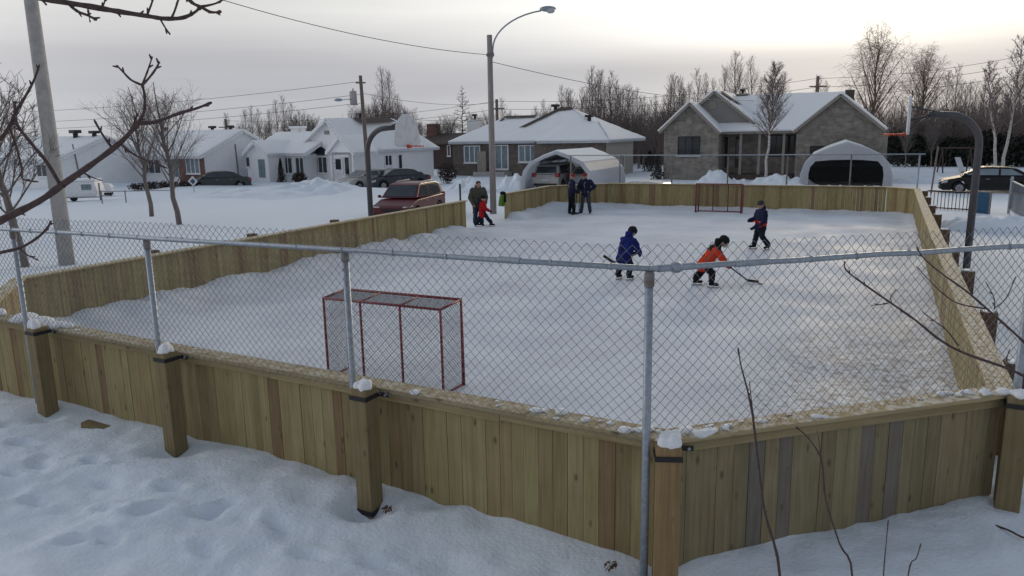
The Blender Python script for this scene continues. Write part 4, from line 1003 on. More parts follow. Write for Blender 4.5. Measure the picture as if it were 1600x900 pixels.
# ------------------------------------------------------------------ car shelters
def shelter(label, px, py, Y, width, height, length, rz, dark=False, leg=1.35, groupname='arched car shelters'):
    p = atY(px, py, Y); t = thing('car_shelter', label, 'car shelter', (p.x, p.y, -.16), rz, groupname)
    hw = width / 2
    half = [(1, 0), (.985, .30), (.91, .53), (.74, .725), (.37, .885)]
    prof = [(-hw * x, height * z) for x, z in half] + [(0, height)] + [(hw * x, height * z) for x, z in half[::-1]]
    n = len(prof); b = MB(); K = 7
    inn = [(x * .985, z - .03 if z > .5 else z) for x, z in prof]
    vs = []
    for k in range(K + 1):
        y = length * k / K; sag = .0 if k % 1 == 0 else 0
        vs += [(x, y, z) for x, z in prof] + [(x, y, z) for x, z in inn]
    fs = []
    for k in range(K):
        for i in range(n - 1):
            o0 = k * 2 * n + i; o1 = (k + 1) * 2 * n + i
            fs += [(o0, o1, o1 + 1, o0 + 1), (o0 + n, o0 + n + 1, o1 + n + 1, o1 + n)]
    for i in range(n - 1):
        fs += [(i, i + 1, i + 1 + n, i + n)]; e = K * 2 * n; fs += [(e + i, e + i + n, e + i + 1 + n, e + i + 1)]
    b.add(vs, fs); b.build('sheet', M['plastic'], t, smooth=False)
    # back panel
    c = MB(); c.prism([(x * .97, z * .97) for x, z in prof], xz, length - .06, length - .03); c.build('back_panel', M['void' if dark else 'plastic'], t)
    # front valance: sheet round the opening
    v = MB(); op = [(x * .90, z * .945) for x, z in inn]
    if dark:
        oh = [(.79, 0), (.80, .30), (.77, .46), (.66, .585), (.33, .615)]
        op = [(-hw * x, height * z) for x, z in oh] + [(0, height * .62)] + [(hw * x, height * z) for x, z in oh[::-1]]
    vs = [(x, -.02, z) for x, z in prof] + [(x, -.02, z) for x, z in op]
    v.add(vs, [(i, i + 1, i + 1 + n, i + n) for i in range(n - 1)])
    vs2 = [(x, -.05, z) for x, z in prof] + [(x, -.05, z) for x, z in op]
    v.add(vs2, [(i, i + n, i + 1 + n, i + 1) for i in range(n - 1)])
    v.build('front_sheet', M['plastic'], t)
    r = MB()
    for k in range(5):
        y = .1 + (length - .3) * k / 4; r.tube([(x * .965, y, z - .05 if z > .5 else z) for x, z in prof], .028, 6)
    r.build('hoop_frame', M['galv'], t, smooth=True)
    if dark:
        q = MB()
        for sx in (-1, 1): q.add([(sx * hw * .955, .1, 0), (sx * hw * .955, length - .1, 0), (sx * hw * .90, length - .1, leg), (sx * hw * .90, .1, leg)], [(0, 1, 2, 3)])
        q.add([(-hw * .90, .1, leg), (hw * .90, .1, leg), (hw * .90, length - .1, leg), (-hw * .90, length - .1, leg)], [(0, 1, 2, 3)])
        q.build('shade_lining', M['void'], t)  # black sheets put in as the shade under the white cover
    sn = MB(); top = prof[3:8]
    vs = []
    for y in (.02, length - .02): vs += [(x, y, z + .012) for x, z in top] + [(x * .97, y, z + .10 - .05 * abs(x) / hw) for x, z in top]
    m_ = len(top); fs = []
    for i in range(m_ - 1): fs += [(m_ + i, m_ + i + 1, 3 * m_ + i + 1, 3 * m_ + i), (i, 2 * m_ + i, 2 * m_ + i + 1, i + 1), (i, i + 1, m_ + i + 1, m_ + i), (2 * m_ + i, 3 * m_ + i, 3 * m_ + i + 1, 2 * m_ + i + 1)]
    fs += [(0, m_, 3 * m_, 2 * m_), (m_ - 1, 3 * m_ - 1, 4 * m_ - 1, 2 * m_ - 1)][:0]
    sn.add(vs, fs); sn.build('snow_cover', M['snow_far'], t)
    return t, p
s1, ps1 = shelter('white sheeted car shelter beside the bungalow with a silver car parked inside', 869, 290, 47.5, 4.9, 2.5, 6.4, GROT, leg=1.35)
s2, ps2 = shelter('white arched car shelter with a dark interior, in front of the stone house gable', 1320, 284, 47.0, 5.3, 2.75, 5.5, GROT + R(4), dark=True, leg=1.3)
# ------------------------------------------------------------------ cars
def arc_pts(cx, cz, r, a0, a1, n=8): return [(cx + r * cos(a0 + (a1 - a0) * k / n), cz + r * sin(a0 + (a1 - a0) * k / n)) for k in range(n + 1)]
def car(label, pos, rz, pm, kind='sedan', scale=1., group=None, snow=False, cat='car', glass='glass'):
    """local: nose towards +x"""
    t = thing('parked_car', label, cat, pos, rz, group)
    if kind == 'suv': L, Wd, zb, zh, zr, wr = 4.65, 1.84, .27, 1.02, 1.70, .35; cab = [(-2.18, 1.06), (-1.98, 1.56), (-1.45, 1.68), (.35, 1.70), (.62, 1.64), (1.32, 1.08)]
    elif kind == 'hatch': L, Wd, zb, zh, zr, wr = 4.25, 1.76, .22, .92, 1.47, .315; cab = [(-2.0, .96), (-1.62, 1.36), (-1.1, 1.45), (.30, 1.47), (.55, 1.42), (1.25, .97)]
    else: L, Wd, zb, zh, zr, wr = 4.7, 1.80, .20, .93, 1.44, .32; cab = [(-1.78, .97), (-1.10, 1.36), (-.6, 1.43), (.30, 1.44), (.55, 1.40), (1.38, .95)]
    hl = L / 2; fx, rx = hl - .92, -hl + .86
    lower = [(hl - .10, zb), (hl, zb + .22), (hl - .03, zh * .70), (hl - .20, zh * .80), (1.30, zh), (-1.9 if kind != 'sedan' else -1.75, zh + .04)]
    lower += [(-hl + .12, zh + .02), (-hl, zh * .72), (-hl + .04, zb + .08), (-hl + .12, zb)]
    lower += [(rx - wr - .06, zb)] + arc_pts(rx, wr, wr + .06, pi, 0, 8)[1:-1] + [(rx + wr + .06, zb)]
    lower += [(fx - wr - .06, zb)] + arc_pts(fx, wr, wr + .06, pi, 0, 8)[1:-1] + [(fx + wr + .06, zb)]
    b = MB(); b.prism(lower, xz, -Wd / 2, Wd / 2); body = b.build('body', pm, t, bevel=.07, bseg=3)
    for f in body.data.polygons: f.use_smooth = len(f.vertices) == 4 and f.area < .25
    # cabin: narrows upwards
    def wd(z): k = (z - zh) / (zr - zh); return Wd / 2 * (.965 - .19 * max(0, k))
    b = MB(); n = len(cab); b.add([(x, wd(z), z) for x, z in cab] + [(x, -wd(z), z) for x, z in cab], [tuple(range(n)), tuple(range(2 * n - 1, n - 1, -1))] + [(i, i + n, (i + 1) % n + n, (i + 1) % n) for i in range(n)])
    b.build('cabin', pm, t, bevel=.035, bseg=2)
    # glazing
    def pane(name, pts, m=glass):
        pts = [Vector(p) for p in pts]; nr = (pts[1] - pts[0]).cross(pts[-1] - pts[0]).normalized(); c = sum(pts, Vector()) / len(pts)
        if nr.dot(c - Vector((c.x * .6 - .1, 0, zh + .1))) < 0: pts.reverse(); nr = -nr
        q = MB(); q.slab([p + nr * .004 for p in pts], .008); return q.build(name, M[m], t)
    def at(a, bb, k): return (a[0] + (bb[0] - a[0]) * k, a[1] + (bb[1] - a[1]) * k)
    f0, f1 = cab[-1], cab[-2]; w0, w1 = at(f0, f1, .10), at(f0, f1, .93)
    pane('windscreen', [(w0[0], wd(w0[1]) - .10, w0[1]), (w0[0], -wd(w0[1]) + .10, w0[1]), (w1[0], -wd(w1[1]) + .09, w1[1]), (w1[0], wd(w1[1]) - .09, w1[1])])
    r0, r1 = cab[0], cab[1]; w0, w1 = at(r0, r1, .12), at(r0, r1, .92)
    pane('rear_window', [(w0[0], wd(w0[1]) - .13, w0[1]), (w0[0], -wd(w0[1]) + .13, w0[1]), (w1[0], -wd(w1[1]) + .12, w1[1]), (w1[0], wd(w1[1]) - .12, w1[1])])
    zt_, zl = zr - .10, zh + .09
    fxt = cab[-2][0] - .10; fxb = cab[-1][0] - .22; rxt = cab[1][0] + .22; rxb = cab[0][0] + .38; mid = -.35
    for s in (-1, 1):
        sp = [((rxb, zl), (mid - .05, zl), (mid - .05, zt_), (rxt, zt_ - .02)), ((mid + .05, zl), (fxb, zl), (fxt, zt_), (mid + .05, zt_))]
        for q_ in sp: pane('side_window', [(x, s * wd(z), z) for x, z in q_])
    for s in (-1, 1):
        q = MB(); q.prism([(hl - .33, zh * .66), (hl - .035, zh * .60), (hl - .06, zh * .74), (hl - .34, zh * .82)], xz, s * (Wd / 2 - .36), s * (Wd / 2 + .005)); q.build('headlight', M['lamp_clear'], t, bevel=.012)
        q = MB()
        if kind == 'sedan': q.box(-hl - .008, -hl + .20, min(s * (Wd / 2 - .38), s * (Wd / 2 + .004)), max(s * (Wd / 2 - .38), s * (Wd / 2 + .004)), zh * .74, zh * .95)
        else: q.box(-hl + .02, -hl + .24, min(s * (Wd / 2 - .26), s * (Wd / 2 + .006)), max(s * (Wd / 2 - .26), s * (Wd / 2 + .006)), zh * .86, zh * 1.10)
        q.build('tail_light', M['lamp_red'], t, bevel=.012)
        q = MB(); q.ell((fxb + .05, s * (Wd / 2 + .10), zh + .12), (.08, .10, .075), 8, 6); q.bar((fxb + .06, s * (Wd / 2 - .06), zh + .07), (fxb + .05, s * (Wd / 2 + .06), zh + .10), .05, .05); q.build('mirror', pm, t, smooth=True)
        q = MB()
        for xx in (mid - .62, mid + .42): q.box(xx, xx + .17, s * Wd / 2 - .012, s * Wd / 2 + .022, zh * .86, zh * .89)
        q.build('door_handle', M['rim'], t)
        for wx in (fx, rx):
            w_ = MB(); y0, y1 = s * (Wd / 2 - .20), s * (Wd / 2 - .005)
            ring = [(wr * .62, y0), (wr * .93, y0), (wr, y0 + s * .04), (wr, y1 - s * .04), (wr * .93, y1), (wr * .62, y1)]
            N_ = 20; vs = [(wx + rr * cos(2 * pi * k / N_), yy, wr + rr * sin(2 * pi * k / N_)) for k in range(N_) for rr, yy in ring]; m_ = len(ring)
            w_.add(vs, [(k * m_ + i, k * m_ + (i + 1) % m_, ((k + 1) % N_) * m_ + (i + 1) % m_, ((k + 1) % N_) * m_ + i) for k in range(N_) for i in range(m_)])
            wo_ = w_.build('wheel', M['tyre'], t)
            q = MB(); q.tube([(wx, y1 - s * .05, wr), (wx, y1 - s * .03, wr)], wr * .61, 18)
            for k in range(5):
                a = 2 * pi * k / 5; q.bar((wx, y1 - s * .02, wr), (wx + wr * .58 * cos(a), y1 - s * .02, wr + wr * .58 * sin(a)), .09, .03, Vector((0, 1, 0)))
            q.build('rim', M['rim'], wo_)
    q = MB(); q.box(hl - .05, hl + .012, -.42, .42, zb + .28, zh * .66); q.box(hl - .06, hl + .008, -.7, .7, zb + .05, zb + .17); q.build('grille', M['plastic_black'], t)
    q = MB(); q.box(-hl - .012, -hl + .02, -.26, .26, zh * .60, zh * .60 + .13); q.build('number_plate', M['lamp_clear'], t)
    q = MB(); q.box(-hl - .01, -hl + .06, -Wd / 2 + .12, Wd / 2 - .12, zb + .05, zb + .2)
    for s in (-1, 1): q.box(rx + wr + .1, fx - wr - .1, s * Wd / 2 - .012, s * Wd / 2 + .010, zb + .005, zb + .12)
    q.build('bumper_trim', M['plastic_black'], t)
    if kind == 'suv':
        q = MB()
        for s in (-1, 1): q.tube([(-1.5, s * .60, zr - .01), (-1.4, s * .60, zr + .05), (.1, s * .60, zr + .05), (.25, s * .60, zr)], .018, 6)
        q.build('roof_rail', M['rim'], t, smooth=True)
    if snow:
        q = MB(); z0 = zr; q.prism([(cab[1][0] + .05, z0 - .09), (cab[-2][0] - .02, z0 - .06), (cab[-2][0] - .1, z0 + .06), (-.4, z0 + .10), (cab[1][0] + .2, z0 + .05)], xz, -.68, .68); q.build('roof_snow', M['snow_far'], t, bevel=.03)
    return t
def ground_at(px, py, z=-.14): p = onz(px, py, z); return (p.x, p.y, z + .01)
p = onz(638, 343, -.12); rc = car('dark red crossover parked beyond the left boards, facing the camera', (p.x, p.y + .9, -.18), atan2(-.965, -.26), P_red, 'suv'); rc.scale = (.95, .95, .95)
p = onz(620, 291, -.14); car('dark grey sedan parked beside the white house, right of the pale car', (p.x, p.y, -.30), R(214), P_grey, 'sedan')
p = onz(577, 292, -.14); car('pale silver car half hidden behind the bent hoop pole', (p.x, p.y, -.30), R(226), P_silver, 'sedan')
p = onz(342, 291, -.14); car('dark grey green car parked against the white gable end, left of the porch', (p.x, p.y, -.42), R(205), P_green, 'sedan')
def at_lot(t, x, y): 
    c, s = cos(t.rotation_euler.z), sin(t.rotation_euler.z); return (t.location.x + c * x - s * y, t.location.y + s * x + c * y, -.14)
car('pale silver crossover seen from behind in the mouth of the white car shelter', at_lot(s1, -1.0, 2.9), GROT + pi / 2, P_beige, 'suv')
car('silver car with red tail lights deeper in the white car shelter, behind the standing men', at_lot(s1, 1.15, 3.6), GROT + pi / 2, P_silver, 'hatch')
p = onz(1005, 281, 1.06); car('white car of which only the roof shows above the far boards', (p.x, p.y, -.41), GROT + R(176), P_white, 'sedan')
p = onz(1548, 304, -.14); car('black sedan parked side on at the right, by the blue panel', (p.x + .35, p.y + .8, -.14), GROT + pi, P_black, 'sedan', glass='glass_blue')

# ------------------------------------------------------------------ poles and wires
def wire(label, a, b, sag, r=.012, group='overhead wires'):
    a, b = Vector(a), Vector(b); n = 24; q = MB()
    q.tube([a.lerp(b, k / n) - Vector((0, 0, sag * 4 * (k / n) * (1 - k / n))) for k in range(n + 1)], r, 4, cap=False)
    return tag(q.build('overhead_wire', M['plastic_black'], smooth=True), label, 'wire', group)
M['pole_grey'] = mat('pole_weathered_grey', (.34, .31, .30), .85, (.25, .22, .21), 3, stretch=(5, 5, .5))
cp = onz(105, 414, -.15)
t = thing('concrete_pole', 'thick pale concrete pole rising out of the picture at the left', 'pole', (cp.x, cp.y, 0))
b = MB(); b.tube([(0, 0, -.5), (0, 0, 4), (0, 0, 9.5)], [.225, .20, .165], 20); b.build('shaft', M['concrete'], t, smooth=True)
b = MB(); b.tube([(0, 0, 9.0), (0, 0, 9.08)], .18, 16); b.bar((0, -.18, 9.04), (.5, -.3, 9.04), .05, .05); b.build('wire_bracket', M['galv_old'], t)
lp = onz(771, 333, -.1)
t = thing('street_lamp', 'tall grey street lamp with a curved arm, at the gap in the boards', 'street lamp', (lp.x, lp.y, 0))
ztop = 7.75
b = MB(); b.tube([(0, 0, -.4), (0, 0, ztop)], [.15, .115], 14); b.build('pole', M['pole_grey'], t, smooth=True)
hx = atY(846, 16, lp.y - 1.1) - Vector((lp.x, lp.y, 0)); z0 = 7.0
arm = [Vector((.10, -.02, z0 - .25)), Vector((.14, -.05, z0 + .15))]
for k in range(1, 11):
    a = k / 10 * pi / 2 * .93; arm.append(Vector((.14 + (hx.x - .14) * (1 - cos(a)) / (1 - cos(pi / 2 * .93)), -.05 + (hx.y + .05) * (1 - cos(a)), z0 + .15 + (hx.z - z0 - .15) * sin(a) / sin(pi / 2 * .93))))
b = MB(); b.tube(arm, .035, 8); b.tube([(0, 0, z0 - .12), (.13, -.03, z0 - .12)], .05, 6); b.build('arm', M['galv'], t, smooth=True)
e = arm[-1]; dd = (arm[-1] - arm[-2]).normalized()
b = MB(); b.ell(e + dd * .30 + Vector((0, 0, .02)), (.36, .17, .12), 12, 8); lh = b.build('lamp_head', M['galv'], t, smooth=True)
b = MB(); b.ell(e + dd * .42 + Vector((0, 0, -.06)), (.20, .14, .13), 10, 7); b.build('lens', M['lamp_clear'], lh, smooth=True)
b = MB(); b.tube([(-.16, 0, 6.9), (-.10, 0, 6.9)], .05, 8); b.box(-.13, .19, -.13, .13, 6.85, 6.98); b.build('wire_bracket', M['galv_old'], t)
up = onz(577, 291, -.14)
t = thing('utility_pole', 'wooden utility pole with a transformer and small lamp, before the white house', 'utility pole', (up.x, up.y, 0))
uz = atY(563, 118, up.y).z; ux = atY(563, 118, up.y).x - up.x
b = MB(); b.tube([(0, 0, -.4), (ux, 0, uz)], [.17, .12], 12); b.build('pole', M['pole_wood'], t, smooth=True)
q = atY(562, 152, up.y); b = MB(); x_, z_ = q.x - up.x - .12, q.z; b.tube([(x_ - .32, -.1, z_ - .55), (x_ - .32, -.1, z_ + .38), (x_ - .32, -.1, z_ + .45)], [.26, .26, .18], 12); b.tube([(x_ - .32, -.1, z_ + .42), (x_ - .32, -.1, z_ + .62)], .05, 6); b.build('transformer', M['concrete'], t, smooth=True)
q = atY(532, 156, up.y - .6) - Vector((up.x, up.y, 0)); q2 = atY(560, 164, up.y) - Vector((up.x, up.y, 0))
b = MB(); b.tube([q2, q2.lerp(q, .5) + Vector((0, 0, .22)), q], .03, 6); o = b.build('lamp_arm', M['galv'], t, smooth=True)
b = MB(); b.ell(q + Vector((-.15, 0, 0)), (.32, .16, .11), 10, 6); b.build('lamp_head', M['galv'], o, smooth=True)
b = MB(); b.box(ux - .35, ux + .35, -.06, .06, uz - .55, uz - .45); b.build('cross_arm', M['pole_wood'], t)
yard = []
for px, top, D, lab in ((352, 186, 92, 'thin utility pole behind the brick fronted white house'), (776, 155, 80, 'dark pole top rising behind the bungalow roof, beside the street lamp'), (1278, 119, 74, 'brown pole top rising behind the stone house roof'), (1705, 60, 66, 'utility pole beyond the right edge of the picture')):
    q = atY(px, top, D); t = thing('utility_pole', lab, 'utility pole', (q.x, q.y, 0)); b = MB(); b.tube([(0, 0, -.4), (0, 0, q.z)], [.18, .15], 8); b.build('pole', M['pole_wood'], t, smooth=True)
    b = MB(); b.box(-.8, .8, -.2, -.1, q.z - 1.0, q.z - .88); b.build('cross_arm', M['pole_wood'], t); yard.append(q)
wl_ = 'thin dark wire strung between the poles behind the houses'
for k in range(3):
    for dz in (-.2, -1.0, -1.9): wire(wl_, yard[k] + Vector((0, 0, dz)), yard[k + 1] + Vector((0, 0, dz)), .7 + .1 * dz, .016, 'wires behind the houses')
ut = Vector((up.x + ux, up.y, uz))
for dz in (-.4, -1.3, -1.9): wire('thin wire running left from the transformer pole over the white roofs', ut + Vector((0, 0, dz)), Vector((-70, 78, 7.2 + dz)), 1.0, .013, 'wires left of the transformer pole')
for dz in (-1.2, -2.6): wire('thin wire between the transformer pole and the pole beside the street lamp', ut + Vector((0, 0, dz)), yard[1] + Vector((0, 0, dz + .9)), .5, .014, 'wires right of the transformer pole')
wire('sagging wire from the concrete pole to the street lamp', (cp.x + .4, cp.y - .25, 9.04), (lp.x - .13, lp.y, 6.92), .55, .012)
wire('wire dropping away to the right from the street lamp', (lp.x + .12, lp.y, 6.6), yard[2] + Vector((0, 0, -1.6)), 1.1, .013)

# ------------------------------------------------------------------ bare trees
def limb(b, p, d, L, r0, r1, rnd, n=4, wob=.12, up=0., sides=4):
    pts = [p.copy()]; d = d.normalized(); q = p.copy()
    for k in range(n):
        d = (d + Vector((rnd.uniform(-wob, wob), rnd.uniform(-wob, wob), rnd.uniform(-wob, wob) + up))).normalized(); q = q + d * (L / n); pts.append(q.copy())
    b.tube(pts, [r0 + (r1 - r0) * i / n for i in range(n + 1)], sides, cap=False); return pts, d
def dirn(az, tilt): return Vector((sin(tilt) * cos(az), sin(tilt) * sin(az), cos(tilt)))
def bare_tree(label, kind, H, seed, bark='bark', base_r=None, group=None, lean=(0, 0), name='bare_tree', tw=.010):
    rnd = random.Random(seed); t = thing(name, label, 'tree', (0, 0, 0), 0, group)
    r0 = base_r or H * .0125
    tr = MB(); n = 10; tp = [Vector((lean[0] * (k / n) + rnd.uniform(-.012, .012) * H * (k > 0), lean[1] * (k / n) + rnd.uniform(-.012, .012) * H * (k > 0), H * k / n - (.3 if k == 0 else 0))) for k in range(n + 1)]
    top_k = {'poplar': .97, 'round': .72, 'weep': .9, 'larch': .99, 'birch': .96, 'fine': .96}[kind]
    rr = [r0 * (1 - .93 * (k / n)) + .006 for k in range(n + 1)]
    tr.tube([p for k, p in enumerate(tp)], rr, 7, cap=False); tr.build('trunk', M[bark], t, smooth=True)
    def on_trunk(h):
        k = min(int(h * n), n - 1); f = h * n - k; return tp[k].lerp(tp[k + 1], f), r0 * (1 - .93 * h) + .006
    cr = MB(); az = rnd.uniform(0, 6)
    P = dict(poplar=(36, .22, .30, .55, .03), round=(24, .24, .42, .75, .06), weep=(40, .20, .60, .60, .04), larch=(60, .10, .26, 1.35, .03), birch=(30, .30, .30, .8, .0), fine=(64, .38, .30, .75, -.01))[kind]
    nb, h0, spread_, tilt0, upc = P
    for i in range(nb):
        h = h0 + (top_k - h0) * ((i + rnd.random()) / nb); az += 2.4 + rnd.uniform(-.4, .4)
        p, r = on_trunk(min(h, .995))
        if kind == 'poplar': L = H * spread_ * (1 - h) ** .55 * rnd.uniform(.7, 1.1) + .25
        elif kind == 'round': L = H * spread_ * (1.1 - .6 * abs(h - .45) / .55) * rnd.uniform(.75, 1.1) * (1.05 - .35 * h)
        elif kind == 'weep': L = H * spread_ * (1.05 - .72 * h) * rnd.uniform(.7, 1.1)
        elif kind == 'larch': L = H * spread_ * (1 - h) ** .8 * rnd.uniform(.75, 1.1) + .1
        else: L = H * spread_ * (1 - h) ** .6 * rnd.uniform(.6, 1.1) + .2
        tilt = tilt0 * rnd.uniform(.75, 1.25) * (1 - .35 * h if kind != 'larch' else 1)
        pts, d = limb(cr, p, dirn(az, tilt), L, min(r * .55, .012 * H * .5), tw * 1.1, rnd, 5, .10, upc if kind != 'weep' else .03)
        ns = {'poplar': 8, 'round': 11, 'weep': 12, 'larch': 6, 'birch': 9, 'fine': 11}[kind]
        for j in range(ns):
            f = .2 + .8 * (j + rnd.random()) / ns; k = min(int(f * 5), 4); q = pts[k].lerp(pts[k + 1], f * 5 - k)
            dd = (d * .7 + Vector((rnd.uniform(-1, 1), rnd.uniform(-1, 1), rnd.uniform(-.3, .9) if kind != 'weep' else rnd.uniform(-.4, .6))) * .75)
            L2 = L * rnd.uniform(.28, .5) * (1.1 - .4 * f)
            p2, d2 = limb(cr, q, dd, L2, tw * 1.3, tw * .8, rnd, 3, .16, .05 if kind not in ('weep',) else -.10, 3)
            for m_ in range({'poplar': 4, 'round': 5, 'weep': 5, 'larch': 2, 'birch': 4, 'fine': 5}[kind]):
                g_ = rnd.uniform(.2, 1); k2 = min(int(g_ * 3), 2); q2 = p2[k2].lerp(p2[k2 + 1], g_ * 3 - k2)
                d3 = d2 * .6 + Vector((rnd.uniform(-1, 1), rnd.uniform(-1, 1), rnd.uniform(-.4, .8) if kind != 'weep' else rnd.uniform(-1.6, -.2))) * .7
                limb(cr, q2, d3, L2 * rnd.uniform(.35, .7), tw * .85, tw * .6, rnd, 2, .15, 0, 3)
    cr.build('crown', M[bark if bark != 'birch' else 'bark_red'], t, recalc=False)
    return t
def put(t, px, py, D, lab=None, rz=0, scale=1, first=False, group=None, gz=-.15):
    q = atY(px, py, D); loc = (q.x, q.y, gz)
    if first: t.location = loc; t.rotation_euler.z = rz; t.scale = (scale,) * 3 if not isinstance(scale, tuple) else scale; return t
    return dup(t, loc, rz, lab, group, scale)
def height_for(px, top, D): return atY(px, top, D).z + .15
# two young street trees on the left
q = onz(237, 338, -.15); H = height_for(225, 135, q.y); tA = bare_tree('young bare tree left of its twin, slim trunk in the snow', 'round', H, 11, base_r=.11, lean=(-.35, 0), tw=.005); tA.location = (q.x, q.y, -.15)
q = onz(281, 352, -.15); H = height_for(262, 128, q.y); tB = bare_tree('young bare tree right of its twin, taller and nearer', 'round', H, 12, base_r=.12, lean=(-.45, 0), tw=.005); tB.location = (q.x, q.y, -.15)
q = onz(40, 412, -.05); H = height_for(8, 112, q.y); tC = bare_tree('bare leaning tree at the left edge, beyond the chain link fence', 'round', H, 15, base_r=.13, lean=(-1.0, 0), tw=.008); tC.location = (q.x, q.y, -.1)
#q = onz(118, 380, -.05); tD = bare_tree('thin bare sapling tree behind the concrete pole', 'round', 5.2, 16, base_r=.06, lean=(-.3, .2), tw=.007); tD.location = (q.x - 1.2, q.y + 5, -.1)
# stone house birch, in front of the porch
q = atY(1196, 275, 52.0); H = height_for(1205, 100, 52.0); tE = bare_tree('slender birch with a white trunk, in front of the stone house porch', 'fine', H, 21, 'birch', .10, tw=.0058, name='birch_tree', lean=(.3, 0)); tE.location = (q.x, q.y, -.15)
# larch
D = 92; H = height_for(725, 134, D); tF = bare_tree('conical leafless larch behind the bungalow, left of the street lamp', 'larch', H, 23, 'bark_warm', tw=.012, name='larch_tree'); put(tF, 725, 250, D, first=True)
# two big birches lit by the glow
D = 80; tG = bare_tree('tallest wide birch rising behind the stone house gable, against the glow', 'weep', height_for(1366, 60, D), 31, 'bark_warm', .2, tw=.0085); put(tG, 1358, 260, D, first=True)
tH = bare_tree('broad birch to the right of the tallest one, behind the hoop board', 'weep', height_for(1430, 86, D + 3), 32, 'bark_warm', .18, tw=.0085); put(tH, 1432, 260, D + 3, first=True)
# twin white birches on the right
for i, (bx, tx_, top, lab) in enumerate(((1562, 1594, 58, 'white trunked birch leaning right, behind the black sedan'), (1557, 1540, 96, 'white trunked birch leaning left, sharing its base with another'))):
    D = 62; H = height_for(tx_, top, D); ln = (atY(tx_, top, D).x - atY(bx, 262, D).x) * .9
    tt = bare_tree(lab, 'birch', H, 41 + i, 'birch', .13, tw=.011, name='birch_tree', lean=(ln, 0)); put(tt, bx + (6 if i == 0 else 0), 262, D, first=True)
# woods: prototypes and copies
rnd = random.Random(99)
protos = [bare_tree('slim bare poplar in the row of trees behind the houses', 'poplar', 11, 50 + i, 'bark' if i % 2 else 'bark_red', .11, group='slim bare trees behind the houses', tw=.0056) for i in range(4)]
bush = [bare_tree('low round bare tree among the woods behind the houses', 'round', 7, 60 + i, 'bark_red' if i else 'bark', .10, group='low bare trees behind the houses', tw=.007) for i in range(3)]
used = {}
def scatter(P, px, top, D):
    i = rnd.randrange(len(P)); t = P[i]; H = height_for(px, top, D); base = 11 if P is protos else 7
    s = H / base; sc = (s * rnd.uniform(.85, 1.1), s * rnd.uniform(.85, 1.1), s)
    first = t.name not in used; used[t.name] = 1
    put(t, px, 240, D, None, rnd.uniform(0, 6.28), sc, first)
for k in range(44):
    px = 858 + 208 * (k + rnd.random()) / 44; u = (px - 858) / 208
    top = 134 + 14 * sin(u * 9 + 1) + rnd.uniform(-20, 24) + (30 if u < .05 else 0); scatter(protos, px, top, rnd.uniform(76, 104))
for k in range(20): scatter(bush, 855 + 215 * (k + rnd.random()) / 20, rnd.uniform(165, 205), rnd.uniform(72, 84))
for px, top in ((1075, 130), (1086, 114), (1100, 118), (1128, 105), (1143, 86), (1152, 100), (1168, 94), (1185, 125), (1272, 122), (1284, 132), (1066, 140), (1110, 128), (1218, 118), (1210, 130)): scatter(protos, px, top + rnd.uniform(-3, 3), rnd.uniform(78, 92))
for k in range(40):
    px = 1330 + 330 * (k + rnd.random()) / 40; u = (px - 1330) / 330
    scatter(protos, px, 150 - 45 * u + rnd.uniform(-25, 30) + (22 if px < 1470 else 0), rnd.uniform(72, 98))
for k in range(24): scatter(bush, 1385 + 280 * (k + rnd.random()) / 24, rnd.uniform(160, 205), rnd.uniform(68, 76))
for px, top in ((358, 178), (388, 172), (397, 168), (408, 172), (436, 158), (448, 153), (460, 163), (425, 172), (602, 108), (612, 112), (590, 150), (625, 150), (850, 158), (838, 168), (786, 156), (20, 150), (-20, 120), (60, 165)): scatter(protos, px, top, rnd.uniform(84, 98))
for px, top in ((472, 172), (485, 178), (455, 182), (492, 182), (418, 185), (560, 165), (575, 160), (590, 162), (606, 155), (622, 158), (640, 168), (660, 190), (690, 182), (705, 178), (745, 175), (765, 172), (800, 172), (380, 190), (845, 172), (700, 190), (650, 185), (675, 190), (680, 205), (1300, 150), (1250, 150)): scatter(bush, px, top, rnd.uniform(86, 98))
# ------------------------------------------------------------------ evergreens, hedges and shrubs
def foliage(b, c, r, n, rnd, leaf=.16):
    for _ in range(n):
        while True:
            p = Vector((rnd.uniform(-1, 1), rnd.uniform(-1, 1), rnd.uniform(-1, 1)))
            if .25 < p.length < 1: break
        k = 1 + .25 * N.noise(p * 2.5 + Vector(c)); q = Vector(c) + Vector((p.x * r[0] * k, p.y * r[1] * k, p.z * r[2] * k))
        a = Vector((rnd.gauss(0, 1), rnd.gauss(0, 1), rnd.gauss(0, 1))).normalized(); e = a.orthogonal().normalized() * leaf * rnd.uniform(.4, 1); f = a.cross(e).normalized() * leaf * rnd.uniform(.2, .5)
        b.add([q - e, q + f, q + e, q - f], [(0, 1, 2, 3)])
def shrub(label, px, py, D, r, h, m='leaf_dark', n=700, name='shrub', cone=False, leaf=.13, group=None, cat='shrub'):
    rnd = random.Random(int(px * 7 + D)); q = atY(px, py, D); t = thing(name, label, cat, (q.x, q.y, -.16), 0, group)
    b = MB(); st = MB()
    if cone:
        for k in range(9): z = h * (k + .5) / 9; rr = r * (1 - (k + .2) / 9.4); foliage(b, (0, 0, z), (rr, rr, h / 11), n // 9, rnd, leaf)
    else: foliage(b, (0, 0, h * .55), (r, r, h * .5), n, rnd, leaf)
    for k in range(5): a = k * 1.26; st.tube([(.05 * cos(a), .05 * sin(a), -.1), (r * .5 * cos(a), r * .5 * sin(a), h * .6)], [.03, .012], 5)
    b.build('foliage', M[m], t, recalc=False); st.build('stems', M['bark'], t); return t
shrub('dark round shrub at the left end of the brick bungalow', 699, 276, 58, .75, 1.5, n=900)
